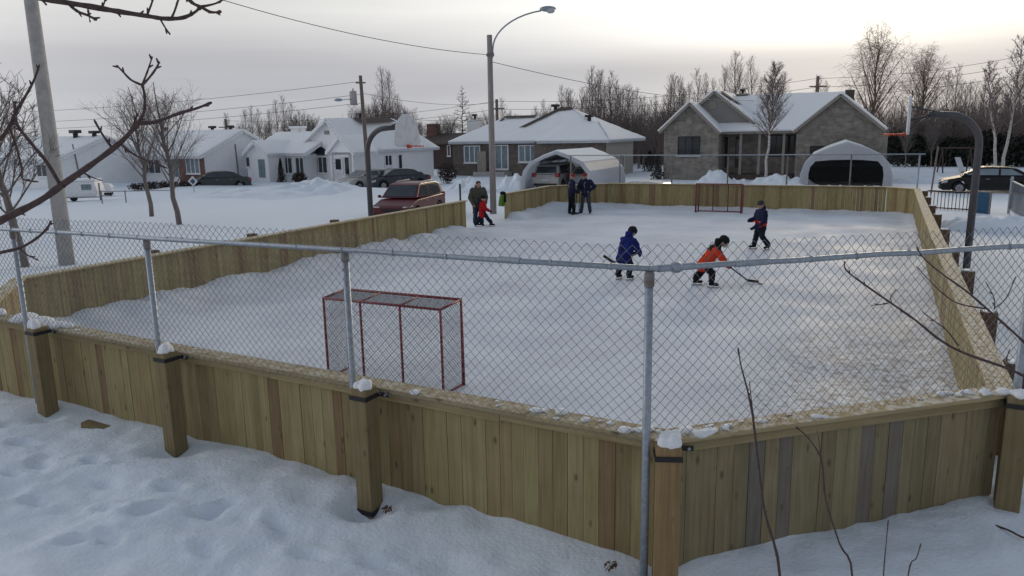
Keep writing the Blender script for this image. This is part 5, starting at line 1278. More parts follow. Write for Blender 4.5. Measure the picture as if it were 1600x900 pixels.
shrub('dark cone shaped cedar beside the low white house windows', 440, 282, 63, .45, 1.9, 'evergreen', cone=True, leaf=.12)
shrub('dark small cedar at the left corner of the stone house', 1027, 279, 58, .6, 1.9, 'evergreen', cone=True, leaf=.13)
shrub('dark shrub in front of the low white house, under its right windows', 468, 282, 62, .6, .8)
shrub('brown shrub against the side of the white house, right end', 655, 275, 64, .45, .6)
shrub('dark evergreen beside the far snowy yard, left of the stone house cedar', 1015, 262, 70, .8, 1.8, 'evergreen', cone=True)
def hedge(label, a, b_, h, w, m, n, leaf=.22, name='hedge'):
    a, b_ = Vector(a), Vector(b_); L = (b_ - a).length; rnd = random.Random(int(L * 10)); t = thing(name, label, 'hedge', a, atan2(b_.y - a.y, b_.x - a.x)); q = MB(); k = max(2, int(L / (w * .8)))
    for i in range(k): hh = h * rnd.uniform(.82, 1.1); foliage(q, (L * (i + .5) / k, rnd.uniform(-.2, .2), hh * .5), (w * .75, w * .6, hh * .52), n // k, rnd, leaf)
    q.build('foliage', M[m], t, recalc=False); return t
q0, q1 = atY(1388, 262, 71), atY(1640, 255, 66); hedge('long dark evergreen hedge behind the snowy garden at the right', (q0.x, q0.y, -.15), (q1.x, q1.y, -.15), 3.1, 1.7, 'evergreen', 9000, .30)
q0, q1 = atY(1000, 262, 84), atY(1052, 262, 82); hedge('low dark hedge in the gap between bungalow and stone house', (q0.x, q0.y, -.15), (q1.x, q1.y, -.15), 1.0, 1.0, 'leaf_dark', 1500, .2)
q0, q1 = atY(205, 290, 56), atY(305, 288, 58); hedge('low dark hedge in front of the brick fronted white house', (q0.x, q0.y, -.15), (q1.x, q1.y, -.15), .62, .6, 'leaf_dark', 1600, .12)
# undergrowth filling the foot of the woods, nobody could count it
b = MB(); rnd = random.Random(8)
for a0, a1, D0, D1, n, hh in ((845, 1075, 84, 108, 4200, 6.2), (1340, 1660, 76, 100, 4600, 6.4), (480, 860, 98, 106, 1300, 3.6), (-60, 480, 100, 112, 1500, 3.2)):
    for _ in range(n):
        q = atY(rnd.uniform(a0, a1), 240, rnd.uniform(D0, D1)); q.z = -.2
        limb(b, q, dirn(rnd.uniform(0, 6.28), rnd.uniform(0, .35)), hh * rnd.uniform(.4, 1), .016, .009, rnd, 3, .12, .05, 3)
tag(b.build('thicket', M['bark_red'], recalc=False), 'dense brown undergrowth at the foot of the bare woods', 'thicket', kind='stuff')

# ------------------------------------------------------------------ heaps of cleared snow
def pile(label, px, py, D, w, h, seed, dy=None, gz=-.25, group='heaps of cleared snow'):
    q = atY(px, py, D); b = MB(); n = 30; m_ = 18; dy = dy or w * .35
    for j in range(m_ + 1):
        for i in range(n + 1):
            u, v_ = i / n * 2 - 1, j / m_ * 2 - 1; e = max(0, 1 - u * u) ** .6 * max(0, 1 - v_ * v_) ** .7
            x, y = u * w / 2, v_ * dy; z = e * h * (.82 + .42 * fbm(x + seed * 9, y, .9, 4, seed) + .34 * fbm(x, y, 2.6, 4, seed + 2))
            b.v.append((x, y, z))
    b.f = [(j * (n + 1) + i, j * (n + 1) + i + 1, (j + 1) * (n + 1) + i + 1, (j + 1) * (n + 1) + i) for j in range(m_) for i in range(n)]
    o = b.build('snow_heap', M['snow'], smooth=True, recalc=False); o.location = (q.x, q.y, gz); o.rotation_euler.z = GROT
    return tag(o, label, 'snow heap', group)
pile('two peaked snow heap in front of the stone house porch', 1128, 280, 49.5, 3.6, 1.15, 1)
pile('low snow heap between the slim birch and the dark shelter', 1222, 282, 49.5, 4.6, .75, 2)
pile('snow heap at the left mouth of the car shelter, below the glazed door', 803, 285, 50, 2.2, 1.15, 3)
pile('snow heap left of the street lamp, before the bungalow wall', 735, 285, 49, 3.2, .95, 4)
pile('rounded snow heap beside the gate at the far right', 1556, 335, 27, 3.6, .75, 5, gz=-.3)
pile('long low snow heap in front of the arched window house', 492, 300, 52, 7, .85, 6)
pile('long low snow heap in front of the low white house', 405, 302, 50, 9, .55, 7)
pile('low snow heap behind the black sedan, before the garden', 1440, 285, 50, 5, .6, 8)

# ------------------------------------------------------------------ things in the yards
def bars(name, label, cat, pos, rz, parts, group=None):
    t = thing(name, label, cat, pos, rz, group)
    for nm, m, fn in parts:
        b = MB(); fn(b); b.build(nm, M[m], t)
    return t
# right: black iron fence, blue panel, gate
A = onz(1447, 326, -.12); B = onz(1528, 331, -.12); L = (B - A).length
def f(b):
    for k in range(15): x = L * k / 14; b.box(x - .012, x + .012, -.012, .012, -.2, .80)
bars('iron_fence', 'low black iron fence with thin bars, right of the far corner of the boards', 'fence', A, atan2(B.y - A.y, B.x - A.x), [('bars', 'black_steel', f), ('rail', 'black_steel', lambda b: (b.box(0, L, -.02, .02, .76, .83), b.box(0, L, -.02, .02, .05, .10)))])
A = onz(1518, 332, -.12); B = onz(1544, 334, -.12); L2 = (B - A).length
M['blue'] = mat('blue_panel_paint', (.012, .075, .16), .5)
bars('panel_screen', 'flat blue panel standing in the snow beside the iron fence', 'panel', A, atan2(B.y - A.y, B.x - A.x), [('panel', 'blue', lambda b: b.box(0, L2, -.02, .02, -.1, .86)), ('top_rail', 'galv_old', lambda b: b.box(-.05, L2 + 1.7, -.03, .03, .862, .91)), ('post', 'galv_old', lambda b: b.box(L2, L2 + .06, -.03, .03, -.2, .86))])
A = onz(1576, 330, -.05); B = onz(1606, 352, -.05); L3 = (B - A).length
def gm(b):
    w_ = mesh_wires(L3 - .1, .1, 1.25, .08, .004, lambda x, y, z: (x + .05, y, z)); b.v, b.f = w_.v, w_.f
bars('mesh_gate', 'grey chain link gate at the right edge, in front of the black sedan', 'gate', A, atan2(B.y - A.y, B.x - A.x), [('frame', 'galv', lambda b: (b.tube([(0, 0, -.2), (0, 0, 1.42)], .055, 8), b.tube([(L3, 0, -.2), (L3, 0, 1.3)], .04, 8), b.tube([(0, 0, 1.25), (L3, 0, 1.25)], .03, 6), b.tube([(0, 0, .1), (L3, 0, .1)], .025, 6))), ('wire_mesh', 'wire', gm)])
A = onz(1454, 303, -.14); tp_ = atY(1466, 229, A.y)
bars('leaning_post', 'thin leaning wooden post standing in the snow, behind the iron fence', 'post', A, 0, [('post', 'pole_wood', lambda b: b.tube([(0, 0, -.2), (tp_.x - A.x, 0, tp_.z - A.z)], [.045, .05], 7))])
q = atY(1492, 262, 60); x_ = 1.05
def sw(b):
    for sx in (-1, 1):
        for sy in (-1, 1): b.tube([(sx * x_, sy * .7, -.1), (sx * x_ * .95, 0, 1.9)], .05, 7)
    b.tube([(-x_ - .1, 0, 1.9), (x_ + .1, 0, 1.9)], .06, 7)
bars('swing_set', 'dark wooden swing frame with a white slide, in the garden at the right', 'swing set', (q.x, q.y, -.15), R(-12), [('frame', 'dark_wood', sw), ('slide', 'board_white', lambda b: b.slab([(-.05, -1.3, .0), (.35, -1.3, .0), (.35, .1, 1.15), (-.05, .1, 1.15)], .05)), ('seat', 'dark_wood', lambda b: (b.box(-.75, -.35, -.1, .1, .45, .49), b.tube([(-.72, 0, .49), (-.72, 0, 1.9)], .012, 5), b.tube([(-.38, 0, .49), (-.38, 0, 1.9)], .012, 5)))])
# left: white camper, white van, sign, rail
q = onz(126, 314, -.12)
t = thing('camper_trailer', 'snow topped white camper trailer with a grey window, left behind the leaning pole', 'trailer', (q.x, q.y, -.14), R(8)); t.scale = (.68, .68, .68)
b = MB(); b.prism([(-2.4, .35), (1.35, .35), (1.5, .9), (1.3, 1.75), (-2.2, 1.75), (-2.5, 1.0)], xz, 0, 1.9); b.build('body', M['white_trim'], t, bevel=.06)
b = MB(); b.box(.2, 1.05, -.02, -.002, 1.0, 1.5); b.build('window', M['glass_blue'], t)
b = MB(); b.box(-2.3, 1.4, .05, 1.85, 1.752, 1.98); b.build('roof_snow', M['snow_far'], t, bevel=.09)
b = MB(); b.tube([(-.6, .05, .3), (-.6, .25, .3)], .3, 14); b.build('wheel', M['tyre'], t)
b = MB(); b.tube([(1.75, -.1, -.1), (1.75, -.1, 1.6)], .07, 7); b.tube([(1.75, -.1, .35), (-2.6, -.1, .35)], .04, 6); b.build('yard_rail', M['galv_old'], t)
q = onz(166, 306, -.14); t = thing('garden_machine', 'small white covered machine with a dark base, right of the camper trailer', 'machine', (q.x, q.y, -.15), R(10))
b = MB(); b.prism([(-.32, .22), (.32, .22), (.34, .60), (.20, .80), (-.22, .82), (-.34, .6)], xz, 0, .7); b.build('cover', M['white_trim'], t, bevel=.05)
b = MB(); b.box(-.26, .26, .04, .66, .05, .215); b.build('base', M['plastic_black'], t); b = MB(); b.tube([(-.30, .1, .1), (-.22, .1, .1)], .11, 12); b.tube([(.22, .1, .1), (.30, .1, .1)], .11, 12); b.build('wheels', M['tyre'], t)
q = onz(303, 300, -.14)
bars('blue_sign', 'small blue and white diamond sign on a thin post in the snow', 'sign', (q.x, q.y, -.15), R(-20), [('post', 'galv_old', lambda b: b.tube([(0, .03, -.1), (0, .03, 1.0)], .02, 6)), ('plate', 'board_white', lambda b: b.prism([(-.42, .75), (0, .40), (.42, .75), (0, 1.12)], xz, -.012, .012)), ('emblem', 'blue', lambda b: b.prism([(-.24, .75), (0, .55), (.24, .75), (0, .95)], xz, -.018, -.0125))])
A = onz(160, 318, -.14); B = onz(272, 316, -.14); L4 = (B - A).length
bars('low_rail_fence', 'low thin grey rail fence in the snow before the bare trees', 'fence', A, atan2(B.y - A.y, B.x - A.x), [('posts', 'galv_old', lambda b: [b.tube([(L4 * k / 3, 0, -.2), (L4 * k / 3, 0, .75)], .035, 6) for k in range(4)]), ('rail', 'galv_old', lambda b: b.tube([(0, 0, .7), (L4, 0, .7)], .022, 6))])
q = onz(738, 312, -.1)
bars('marker_stake', 'short dark green stake in the snow beside the gap in the boards', 'stake', onz(706, 318, 0) + Vector((.3, 2.2, -.1)), 0, [('stake', 'evergreen', lambda b: b.tube([(0, 0, -.2), (0, 0, .95)], .05, 8))])
# ------------------------------------------------------------------ people
C_ = {}
def cl(name, c):
    if name not in C_: C_[name] = cloth(name, c)
    return C_[name]
def person(label, pos, rz, J, top, legs, head, hair=None, hat=None, helmet=None, gloves=None, skates=False, boots=(.02, .02, .022), bulk=1.0, k=1.0, hood=False, band=None, cage=False, lowhem=0., fingers=True, face='skin'):
    """local: facing +y. J holds the joints in metres; k scales limb thickness"""
    t = thing('person', label, 'person', pos, rz)
    V = {a: Vector(b) for a, b in J.items()}
    hd, nk, ch, pv = V['head'], V['neck'], V['chest'], V['pelvis']
    fw = (V.get('look') or Vector((0, 1, 0))).normalized(); upv = (hd - nk).normalized()
    hs = head                                    # half height of the head
    rgt = fw.cross(upv).normalized(); fwd = upv.cross(rgt).normalized(); rot = Matrix((rgt, fwd, upv)).transposed()
    b = MB()
    b.ell(hd + upv * hs * .10, (hs * .70, hs * .84, hs * .90), 14, 10, rot); b.ell(hd - upv * hs * .42 + fwd * hs * .18, (hs * .52, hs * .58, hs * .58), 12, 8, rot)
    b.ell(hd + fwd * hs * .84 - upv * hs * .08, (hs * .13, hs * .20, hs * .22), 8, 6, rot)
    for s in (-1, 1): b.ell(hd + rgt * s * hs * .70 - upv * hs * .05, (hs * .10, hs * .17, hs * .26), 8, 6, rot)
    b.cone(nk - upv * .03, hd - upv * hs * .5, hs * .46, hs * .46)
    b.cone(pv, ch, .125 * k, .135 * k)
    for s in ('R', 'L'):
        b.cone(ch.lerp(V['sh' + s], .2), V['sh' + s], .085 * k, .062 * k); b.cone(V['sh' + s], V['el' + s], .056 * k, .043 * k); b.cone(V['el' + s], V['wr' + s], .041 * k, .030 * k)
        b.cone(pv.lerp(V['hp' + s], .6), V['hp' + s], .11 * k, .095 * k); b.cone(V['hp' + s], V['kn' + s], .088 * k, .060 * k); b.cone(V['kn' + s], V['an' + s], .058 * k, .040 * k)
    body = b.build('body', M['skin'], t); soften(body, .014, 2)
    for s in (-1, 1):
        q = MB(); q.ell(hd + fwd * hs * .76 + rgt * s * hs * .28 + upv * hs * .08, (hs * .10, hs * .08, hs * .07), 8, 6, rot); q.build('eye', M['plastic_black'], t, smooth=True)
    q = MB(); q.ell(hd + fwd * hs * .74 - upv * hs * .50, (hs * .20, hs * .06, hs * .05), 8, 6, rot); q.build('mouth', cl('lips', (.30, .12, .10)), t, smooth=True)
    # trousers
    g = 1.28 * bulk; q = MB()
    q.cone(pv + Vector((0, 0, -.02)), pv.lerp(ch, .35), .135 * k * bulk, .13 * k * bulk)
    for s in ('R', 'L'):
        q.cone(pv.lerp(V['hp' + s], .7), V['hp' + s], .12 * k * bulk, .108 * k * bulk); q.cone(V['hp' + s], V['kn' + s], .100 * k * bulk, .078 * k * bulk); q.cone(V['kn' + s], V['an' + s] + Vector((0, 0, .03)), .076 * k * bulk, .070 * k * bulk)
    soften(q.build('trousers', legs, t), .014, 2, folds=.016)
    # jacket: trunk, skirt, sleeves, collar or hood
    q = MB(); sx = (V['shR'] - V['shL']).normalized()
    hem = pv + (pv - ch).normalized() * lowhem
    for s in (-1, 1):
        q.cone(hem + sx * s * .055 * k, ch + sx * s * .075 * k, .128 * k * bulk, .132 * k * bulk)
        q.cone(ch + sx * s * .06 * k, nk.lerp(ch, .45) + sx * s * .05 * k, .13 * k * bulk, .085 * k * bulk)
    q.cone(ch, nk, .12 * k * bulk, .075 * k)
    for s in ('R', 'L'):
        q.cone(ch.lerp(V['sh' + s], .35), V['sh' + s], .112 * k * bulk, .086 * k * bulk); q.cone(V['sh' + s], V['el' + s], .083 * k * bulk, .072 * k * bulk); q.cone(V['el' + s], V['wr' + s], .070 * k * bulk, .056 * k * bulk)
    if hood: q.ell(nk - fwd * .07 + upv * .03, (.12 * k, .10 * k, .11 * k), 12, 8)
    jk = soften(q.build('jacket', top, t), .014, 2, folds=.020)
    if band:
        # a second colour: faces chosen by height (local), worn as sewn panels
        m2, test = band; jk.data.materials.append(m2)
        for f in jk.data.polygons: f.material_index = 1 if test(f.center) else 0
    if helmet:
        q = MB(); q.ell(hd + upv * hs * .30 - fwd * hs * .06, (hs * .92, hs * 1.06, hs * .86), 16, 10, rot); q.ell(hd + upv * hs * .02 - fwd * hs * .45, (hs * .84, hs * .62, hs * .66), 12, 8, rot)
        ho = soften(q.build('helmet', helmet, t), .012, 2)
        q = MB()
        for s in (-1, 0, 1): q.bar(hd + upv * hs * 1.14 + rgt * s * hs * .35 + fwd * hs * .35, hd + upv * hs * 1.12 + rgt * s * hs * .35 - fwd * hs * .45, hs * .11, hs * .10, upv)
        q.build('helmet_vents', M['lamp_clear'], ho)
        if cage:
            q = MB()
            for kx in range(-3, 4): q.tube([hd + rgt * kx * hs * .22 + upv * hs * .25 + fwd * hs * (1.05 - .03 * kx * kx), hd + rgt * kx * hs * .18 - upv * hs * .2 + fwd * hs * (1.22 - .04 * kx * kx), hd + rgt * kx * hs * .12 - upv * hs * .85 + fwd * hs * (.95 - .03 * kx * kx)], .005, 4)
            for kz in range(4): q.tube([hd + rgt * a * hs * .66 + upv * hs * (.2 - .3 * kz) + fwd * hs * (1.15 - .5 * a * a) for a in (-1, -.5, 0, .5, 1)], .005, 4)
            q.build('face_cage', M['board_white'], ho)
    if hat:
        q = MB(); q.ell(hd + upv * hs * .42 - fwd * hs * .05, (hs * .80, hs * .94, hs * .78), 14, 9, rot); q.tube([hd + upv * hs * .22 - fwd * hs * .05, hd + upv * hs * .42 - fwd * hs * .05], hs * .86, 14); soften(q.build('knit_hat', hat, t), .012, 2)
    if hair:
        q = MB(); q.ell(hd + upv * hs * .34 - fwd * hs * .14, (hs * .78, hs * .82, hs * .76), 14, 9, rot); soften(q.build('hair', hair, t), .012, 2)
    # hands: palm, four bent fingers, thumb; gloves over them when worn
    for s, sg in (('R', 1), ('L', -1)):
        w = V['wr' + s]; d = (w - V['el' + s]).normalized(); side = (Vector((-sg, .2, 0)) - d * d.dot(Vector((-sg, .2, 0)))).normalized(); pn = d.cross(side)
        f_ = 1.0 if not gloves else 1.35
        q = MB(); c = w + d * .045 * k
        for a in (-1, 0, 1): q.cone(w + d * .01 + pn * a * .014 * k, c + pn * a * .026 * k + d * .03 * k, .019 * k * f_, .017 * k * f_)
        for a, ln in ((-1.5, .8), (-.5, 1.0), (.5, 1.05), (1.5, .9)):
            p0 = c + pn * a * .021 * k * f_ + d * .035 * k; p1 = p0 + d * .032 * k * ln * f_ + side * .010 * k; p2 = p1 + d * .012 * k + side * .030 * k * ln * f_
            q.cone(p0, p1, .0105 * k * f_, .0095 * k * f_, 8); q.cone(p1, p2, .0095 * k * f_, .008 * k * f_, 8)
        p0 = w + d * .03 * k + pn * .030 * k; p1 = p0 + (pn * .6 + side * .7 + d * .4).normalized() * .045 * k * f_; q.cone(p0, p1, .012 * k * f_, .010 * k * f_, 8)
        if gloves: q.cone(w - d * .06 * k, w + d * .02, .055 * k, .040 * k)
        soften(q.build('glove' if gloves else 'hand', gloves or M['skin'], t), .0055, 2)
        a_ = V['an' + s]; fd = V['foot' + s].normalized()
        q = MB(); q.cone(a_ + Vector((0, 0, .09)), a_ - Vector((0, 0, .02)), .062 * k, .058 * k); q.cone(a_ - fd * .03 - Vector((0, 0, .045)), a_ + fd * .145 * k - Vector((0, 0, .055)), .045 * k, .040 * k)
        bo = soften(q.build('skate' if skates else 'boot', cl('boot_black', boots), t), .011, 2)
        if skates:
            q = MB(); z = a_.z - .10; q.bar(a_ - fd * .10 + Vector((0, 0, z - a_.z - .022)), a_ + fd * .19 * k + Vector((0, 0, z - a_.z - .022)), .006, .035)
            for u in (-.06, .12): q.bar(a_ + fd * u - Vector((0, 0, .085)), a_ + fd * u - Vector((0, 0, .115)), .02, .04, Vector((1, 0, 0)))
            q.build('blade', M['lamp_clear'], bo)
    return t
def stick(label, pts, blade, m='plastic_black'):
    """world points: butt to heel, then the blade's tip"""
    p0 = Vector(pts[0]); t = thing('hockey_stick', label, 'hockey stick', p0)
    q = MB(); P = [Vector(p) - p0 for p in pts]
    for a, b_ in zip(P, P[1:]): q.bar(a, b_, .028, .026)
    q.build('shaft', M[m], t, bevel=.004)
    h = P[-1]; tip = Vector(blade) - p0; d = tip - h; sd = d.cross(Vector((0, 0, 1))).normalized()
    q = MB(); bl = [h + d * (i / 5) + sd * (.035 * (i / 5) ** 2) for i in range(6)]
    for a, b_ in zip(bl, bl[1:]): q.bar(a, b_, .012, .062)
    q.build('blade', M['plastic_black'], t); return t
def ice_at(px, py):
    p = onz(px, py, .0); r, s = RS(p); p.z = ice_z(r, s); return p
def loc2w(pos, rz, p): return Vector(pos) + Matrix.Rotation(rz, 3, 'Z') @ Vector(p)
F1 = Vector((0, 1, 0))
navy = cl('navy_cloth', (.016, .021, .058)); blue = cl('blue_cloth', (.012, .020, .15)); orange = cl('orange_cloth', (.62, .055, .02)); black = cl('black_cloth', (.012, .012, .014))
pos = ice_at(976, 437); rz = R(-48)
person('child in a dark blue hooded jacket and helmet, skating with a stick held behind', pos, rz,
       dict(head=(0, .27, 1.13), neck=(0, .19, 1.01), chest=(0, .13, .90), pelvis=(0, -.03, .60), shR=(.165, .14, .93), shL=(-.165, .14, .93), elR=(.25, .17, .73), elL=(-.25, .20, .73), wrR=(.17, .36, .60), wrL=(-.10, .36, .62), hpR=(.08, -.03, .57), hpL=(-.08, -.03, .57), knR=(.11, .08, .36), knL=(-.11, .03, .36), anR=(.13, .0, .135), anL=(-.12, -.10, .135), footR=(.1, 1, 0), footL=(-.1, 1, 0), look=(.15, 1, -.25)),
       blue, cl('dark_trousers', (.014, .016, .03)), .118, helmet=cl('helmet_black', (.015, .015, .018)), gloves=black, skates=True, k=.88, bulk=1.16, hood=True, lowhem=.10)
hand = loc2w(pos, rz, (.02, .42, .58)); heel = loc2w(pos, rz, (.16, -.62, .52)); stick('hockey stick with its blade raised, held by the child in blue', [hand, heel], loc2w(pos, rz, (.12, -.88, .70)))
pos = ice_at(1104, 448); rz = R(-98)
person('child in an orange and black jacket and black helmet, bent forward over a hockey stick', pos, rz,
       dict(head=(0, .34, 1.04), neck=(0, .25, .94), chest=(0, .15, .83), pelvis=(0, -.06, .54), shR=(.165, .19, .86), shL=(-.165, .17, .86), elR=(.23, .30, .66), elL=(-.22, .28, .68), wrR=(.10, .44, .50), wrL=(-.08, .36, .56), hpR=(.08, -.05, .51), hpL=(-.08, -.06, .51), knR=(.12, .10, .33), knL=(-.13, -.10, .33), anR=(.14, .09, .135), anL=(-.15, -.23, .135), footR=(.15, 1, 0), footL=(-.2, 1, 0), look=(.1, 1, -.5)),
       orange, black, .118, helmet=cl('helmet_black', (.015, .015, .018)), gloves=black, skates=True, k=.88, bulk=1.18, hood=True, lowhem=.08, cage=True,
       band=(black, lambda c: (c.y + .06) * .61 + (c.z - .54) * .79 > (.29 if abs(c.x) < .15 else .44) + .02 * sin(c.x * 40)))
butt = loc2w(pos, rz, (-.1, .30, .62)); heel = onz(1166, 437, .035); hd_ = loc2w(pos, rz, (.09, .50, .46))
pk = onz(1188, 443, .014); stick('hockey stick reaching to the puck, held by the child in orange', [butt, hd_, onz(1168, 438, .05)], onz(1186, 440, .04))
t = thing('puck', 'small black puck on the ice at the end of a stick', 'puck', pk); q = MB(); q.tube([(0, 0, -.012), (0, 0, .012)], .045, 16); q.build('disc', M['plastic_black'], t)
pos = ice_at(1187, 390); rz = R(104)
person('child standing on skates in a navy jacket with one orange band, hands held forward', pos, rz,
       dict(head=(0, .03, 1.31), neck=(0, .0, 1.18), chest=(0, .0, 1.05), pelvis=(0, .0, .72), shR=(.17, 0, 1.10), shL=(-.17, 0, 1.10), elR=(.25, .05, .88), elL=(-.25, .05, .86), wrR=(.16, .27, .86), wrL=(-.10, .27, .68), hpR=(.085, 0, .68), hpL=(-.085, 0, .68), knR=(.12, .05, .42), knL=(-.13, .03, .42), anR=(.15, .10, .135), anL=(-.16, -.16, .135), footR=(.2, 1, 0), footL=(-.3, 1, 0), look=(-.35, 1, -.05)),
       navy, cl('dark_trousers', (.014, .016, .03)), .122, hat=cl('grey_hat', (.05, .05, .06)), gloves=cl('dark_glove', (.03, .03, .035)), skates=True, k=.92, bulk=1.2, hood=True, lowhem=.08,
       band=(orange, lambda c: .68 < c.z < .86 and abs(c.x) < .24 and c.y < .19))
pos = onz(748, 353, .0); rz = R(-165)
person('man in a grey green parka and jeans, bent over the small child in red', pos, rz,
       dict(head=(0, .13, 1.60), neck=(0, .07, 1.46), chest=(0, .03, 1.28), pelvis=(0, -.02, .93), shR=(.21, .03, 1.38), shL=(-.21, .03, 1.38), elR=(.31, .03, 1.10), elL=(-.31, .03, 1.10), wrR=(.24, .16, .88), wrL=(-.24, .18, .88), hpR=(.10, 0, .88), hpL=(-.10, 0, .88), knR=(.12, .03, .48), knL=(-.12, .0, .48), anR=(.13, -.02, .11), anL=(-.13, -.02, .11), footR=(.15, 1, 0), footL=(-.15, 1, 0), look=(0, 1, -.4)),
       cl('parka', (.085, .085, .068)), cl('jeans', (.035, .055, .085)), .125, hair=cl('brown_hair', (.06, .035, .025)), k=1.08, bulk=1.2, hood=True, lowhem=.16)
pos = onz(755, 354, .0); rz = R(-75)
person('small child in a red jacket and black hat, legs apart before a man', pos, rz,
       dict(head=(0, .04, 1.06), neck=(0, .02, .95), chest=(0, .0, .84), pelvis=(0, -.02, .58), shR=(.145, 0, .88), shL=(-.145, 0, .88), elR=(.24, .05, .72), elL=(-.24, .05, .72), wrR=(.22, .2, .62), wrL=(-.22, .2, .62), hpR=(.075, 0, .55), hpL=(-.075, 0, .55), knR=(.10, .15, .33), knL=(-.10, -.10, .34), anR=(.12, .28, .13), anL=(-.12, -.20, .13), footR=(.2, 1, 0), footL=(0, 1, 0), look=(0, 1, -.2)),
       cl('red_cloth', (.42, .012, .02)), cl('dark_jeans', (.016, .022, .035)), .112, hat=black, gloves=black, skates=True, k=.84, bulk=1.2, hood=False, lowhem=.12)
pos = ice_at(893, 335); rz = R(-72)
person('man all in dark navy with a reddish hat, standing side on by the angled boards', pos, rz,
       dict(head=(0, .06, 1.61), neck=(0, .02, 1.47), chest=(0, .0, 1.28), pelvis=(0, .0, .93), shR=(.20, 0, 1.38), shL=(-.20, 0, 1.38), elR=(.25, -.02, 1.10), elL=(-.25, .0, 1.10), wrR=(.18, .20, .98), wrL=(-.16, .22, .98), hpR=(.095, 0, .88), hpL=(-.095, 0, .88), knR=(.10, .03, .48), knL=(-.10, -.02, .48), anR=(.11, .06, .11), anL=(-.11, -.05, .11), footR=(.1, 1, 0), footL=(-.1, 1, 0), look=(0, 1, 0)),
       navy, cl('navy_trousers', (.010, .011, .02)), .122, hat=cl('red_hat', (.30, .04, .05)), k=1.0, bulk=1.08, lowhem=.10, gloves=black)
stick('hockey stick leaning in the hands of the man in dark navy', [loc2w(pos, rz, (.0, .27, 1.10)), loc2w(pos, rz, (.25, .05, .05))], loc2w(pos, rz, (.36, -.12, .04)))
pos = ice_at(915, 334); rz = R(150)
person('man in a navy jacket and grey trousers, one hand on his hip', pos, rz,
       dict(head=(0, .06, 1.63), neck=(0, .02, 1.49), chest=(0, .0, 1.30), pelvis=(0, .0, .95), shR=(.21, 0, 1.40), shL=(-.21, 0, 1.40), elR=(.30, .08, 1.14), elL=(-.40, -.06, 1.18), wrR=(.14, .26, 1.00), wrL=(-.22, .06, 1.0), hpR=(.10, 0, .90), hpL=(-.10, 0, .90), knR=(.14, .03, .49), knL=(-.15, -.02, .49), anR=(.19, .02, .11), anL=(-.20, -.03, .11), footR=(.3, 1, 0), footL=(-.3, 1, 0), look=(.2, 1, -.05)),
       navy, cl('grey_trousers', (.055, .065, .085)), .122, hat=cl('red_hat', (.30, .04, .05)), k=1.0, bulk=1.12, lowhem=.08)
stick('hockey stick standing upright in front of the man with his hand on his hip', [loc2w(pos, rz, (.13, .33, 1.12)), loc2w(pos, rz, (.16, .34, .05))], loc2w(pos, rz, (.40, .36, .04)))
# jacket hung over the board end
p = W(-13.93, 27.62); t = thing('hung_jacket', 'bright green jacket with a dark hood hung over the end of the boards', 'jacket', (p.x, p.y, 0), GROT)
q = MB(); q.cone((-.02, 0, 1.02), (-.04, 0, .70), .09, .12); q.cone((.05, -.02, 1.02), (0, -.04, .68), .09, .10); q.cone((-.09, 0, .98), (-.15, -.03, .64), .06, .05)
soften(q.build('jacket_body', cl('green_cloth', (.10, .20, .03)), t), .018, 3)
q = MB(); q.ell((.0, 0, 1.12), (.13, .12, .08), 12, 8); q.cone((.08, -.02, 1.1), (.12, -.06, .8), .07, .06); soften(q.build('hood', black, t), .018, 3)

# ------------------------------------------------------------------ odds and ends in the foreground snow
p = onz(150, 668, .10); t = thing('wood_offcut', 'short brown wood offcut half sunk in the trampled snow', 'wood block', (p.x, p.y, p.z), R(-18))
q = MB(); q.box(-.17, .17, -.06, .06, -.05, .045); o = q.build('block', M['timber'], t, bevel=.004); o.rotation_euler = (0, R(8), 0)
p = onz(1545, 806, .06); t = thing('wood_offcut', 'small splintered wood piece against the foot of the rightmost post', 'wood block', (p.x, p.y, p.z), R(12)); q = MB(); q.box(-.055, .055, -.04, .04, -.05, .02); q.build('block', M['timber'], t, bevel=.004)
M['dead_leaf'] = mat('dead_leaf', (.16, .085, .045), .9, (.09, .05, .03), 30)
for px, py, lab in ((1458, 832, 'clump of dry brown leaves caught in the snow, left of another clump'), (1501, 822, 'smaller clump of dry brown leaves caught in the snow'), (955, 886, 'few brown leaf scraps in the snow left of the big pipe'), (604, 797, 'dark bark scraps in the snow beside the banded post')):
    p = onz(px, py, .08); t = thing('leaf_litter', lab, 'leaves', (p.x, p.y, p.z + .012), 0); q = MB(); rn = random.Random(px); foliage(q, (0, 0, 0), (.06, .05, .022), 26, rn, .035); q.build('leaves', M['dead_leaf'], t, recalc=False)

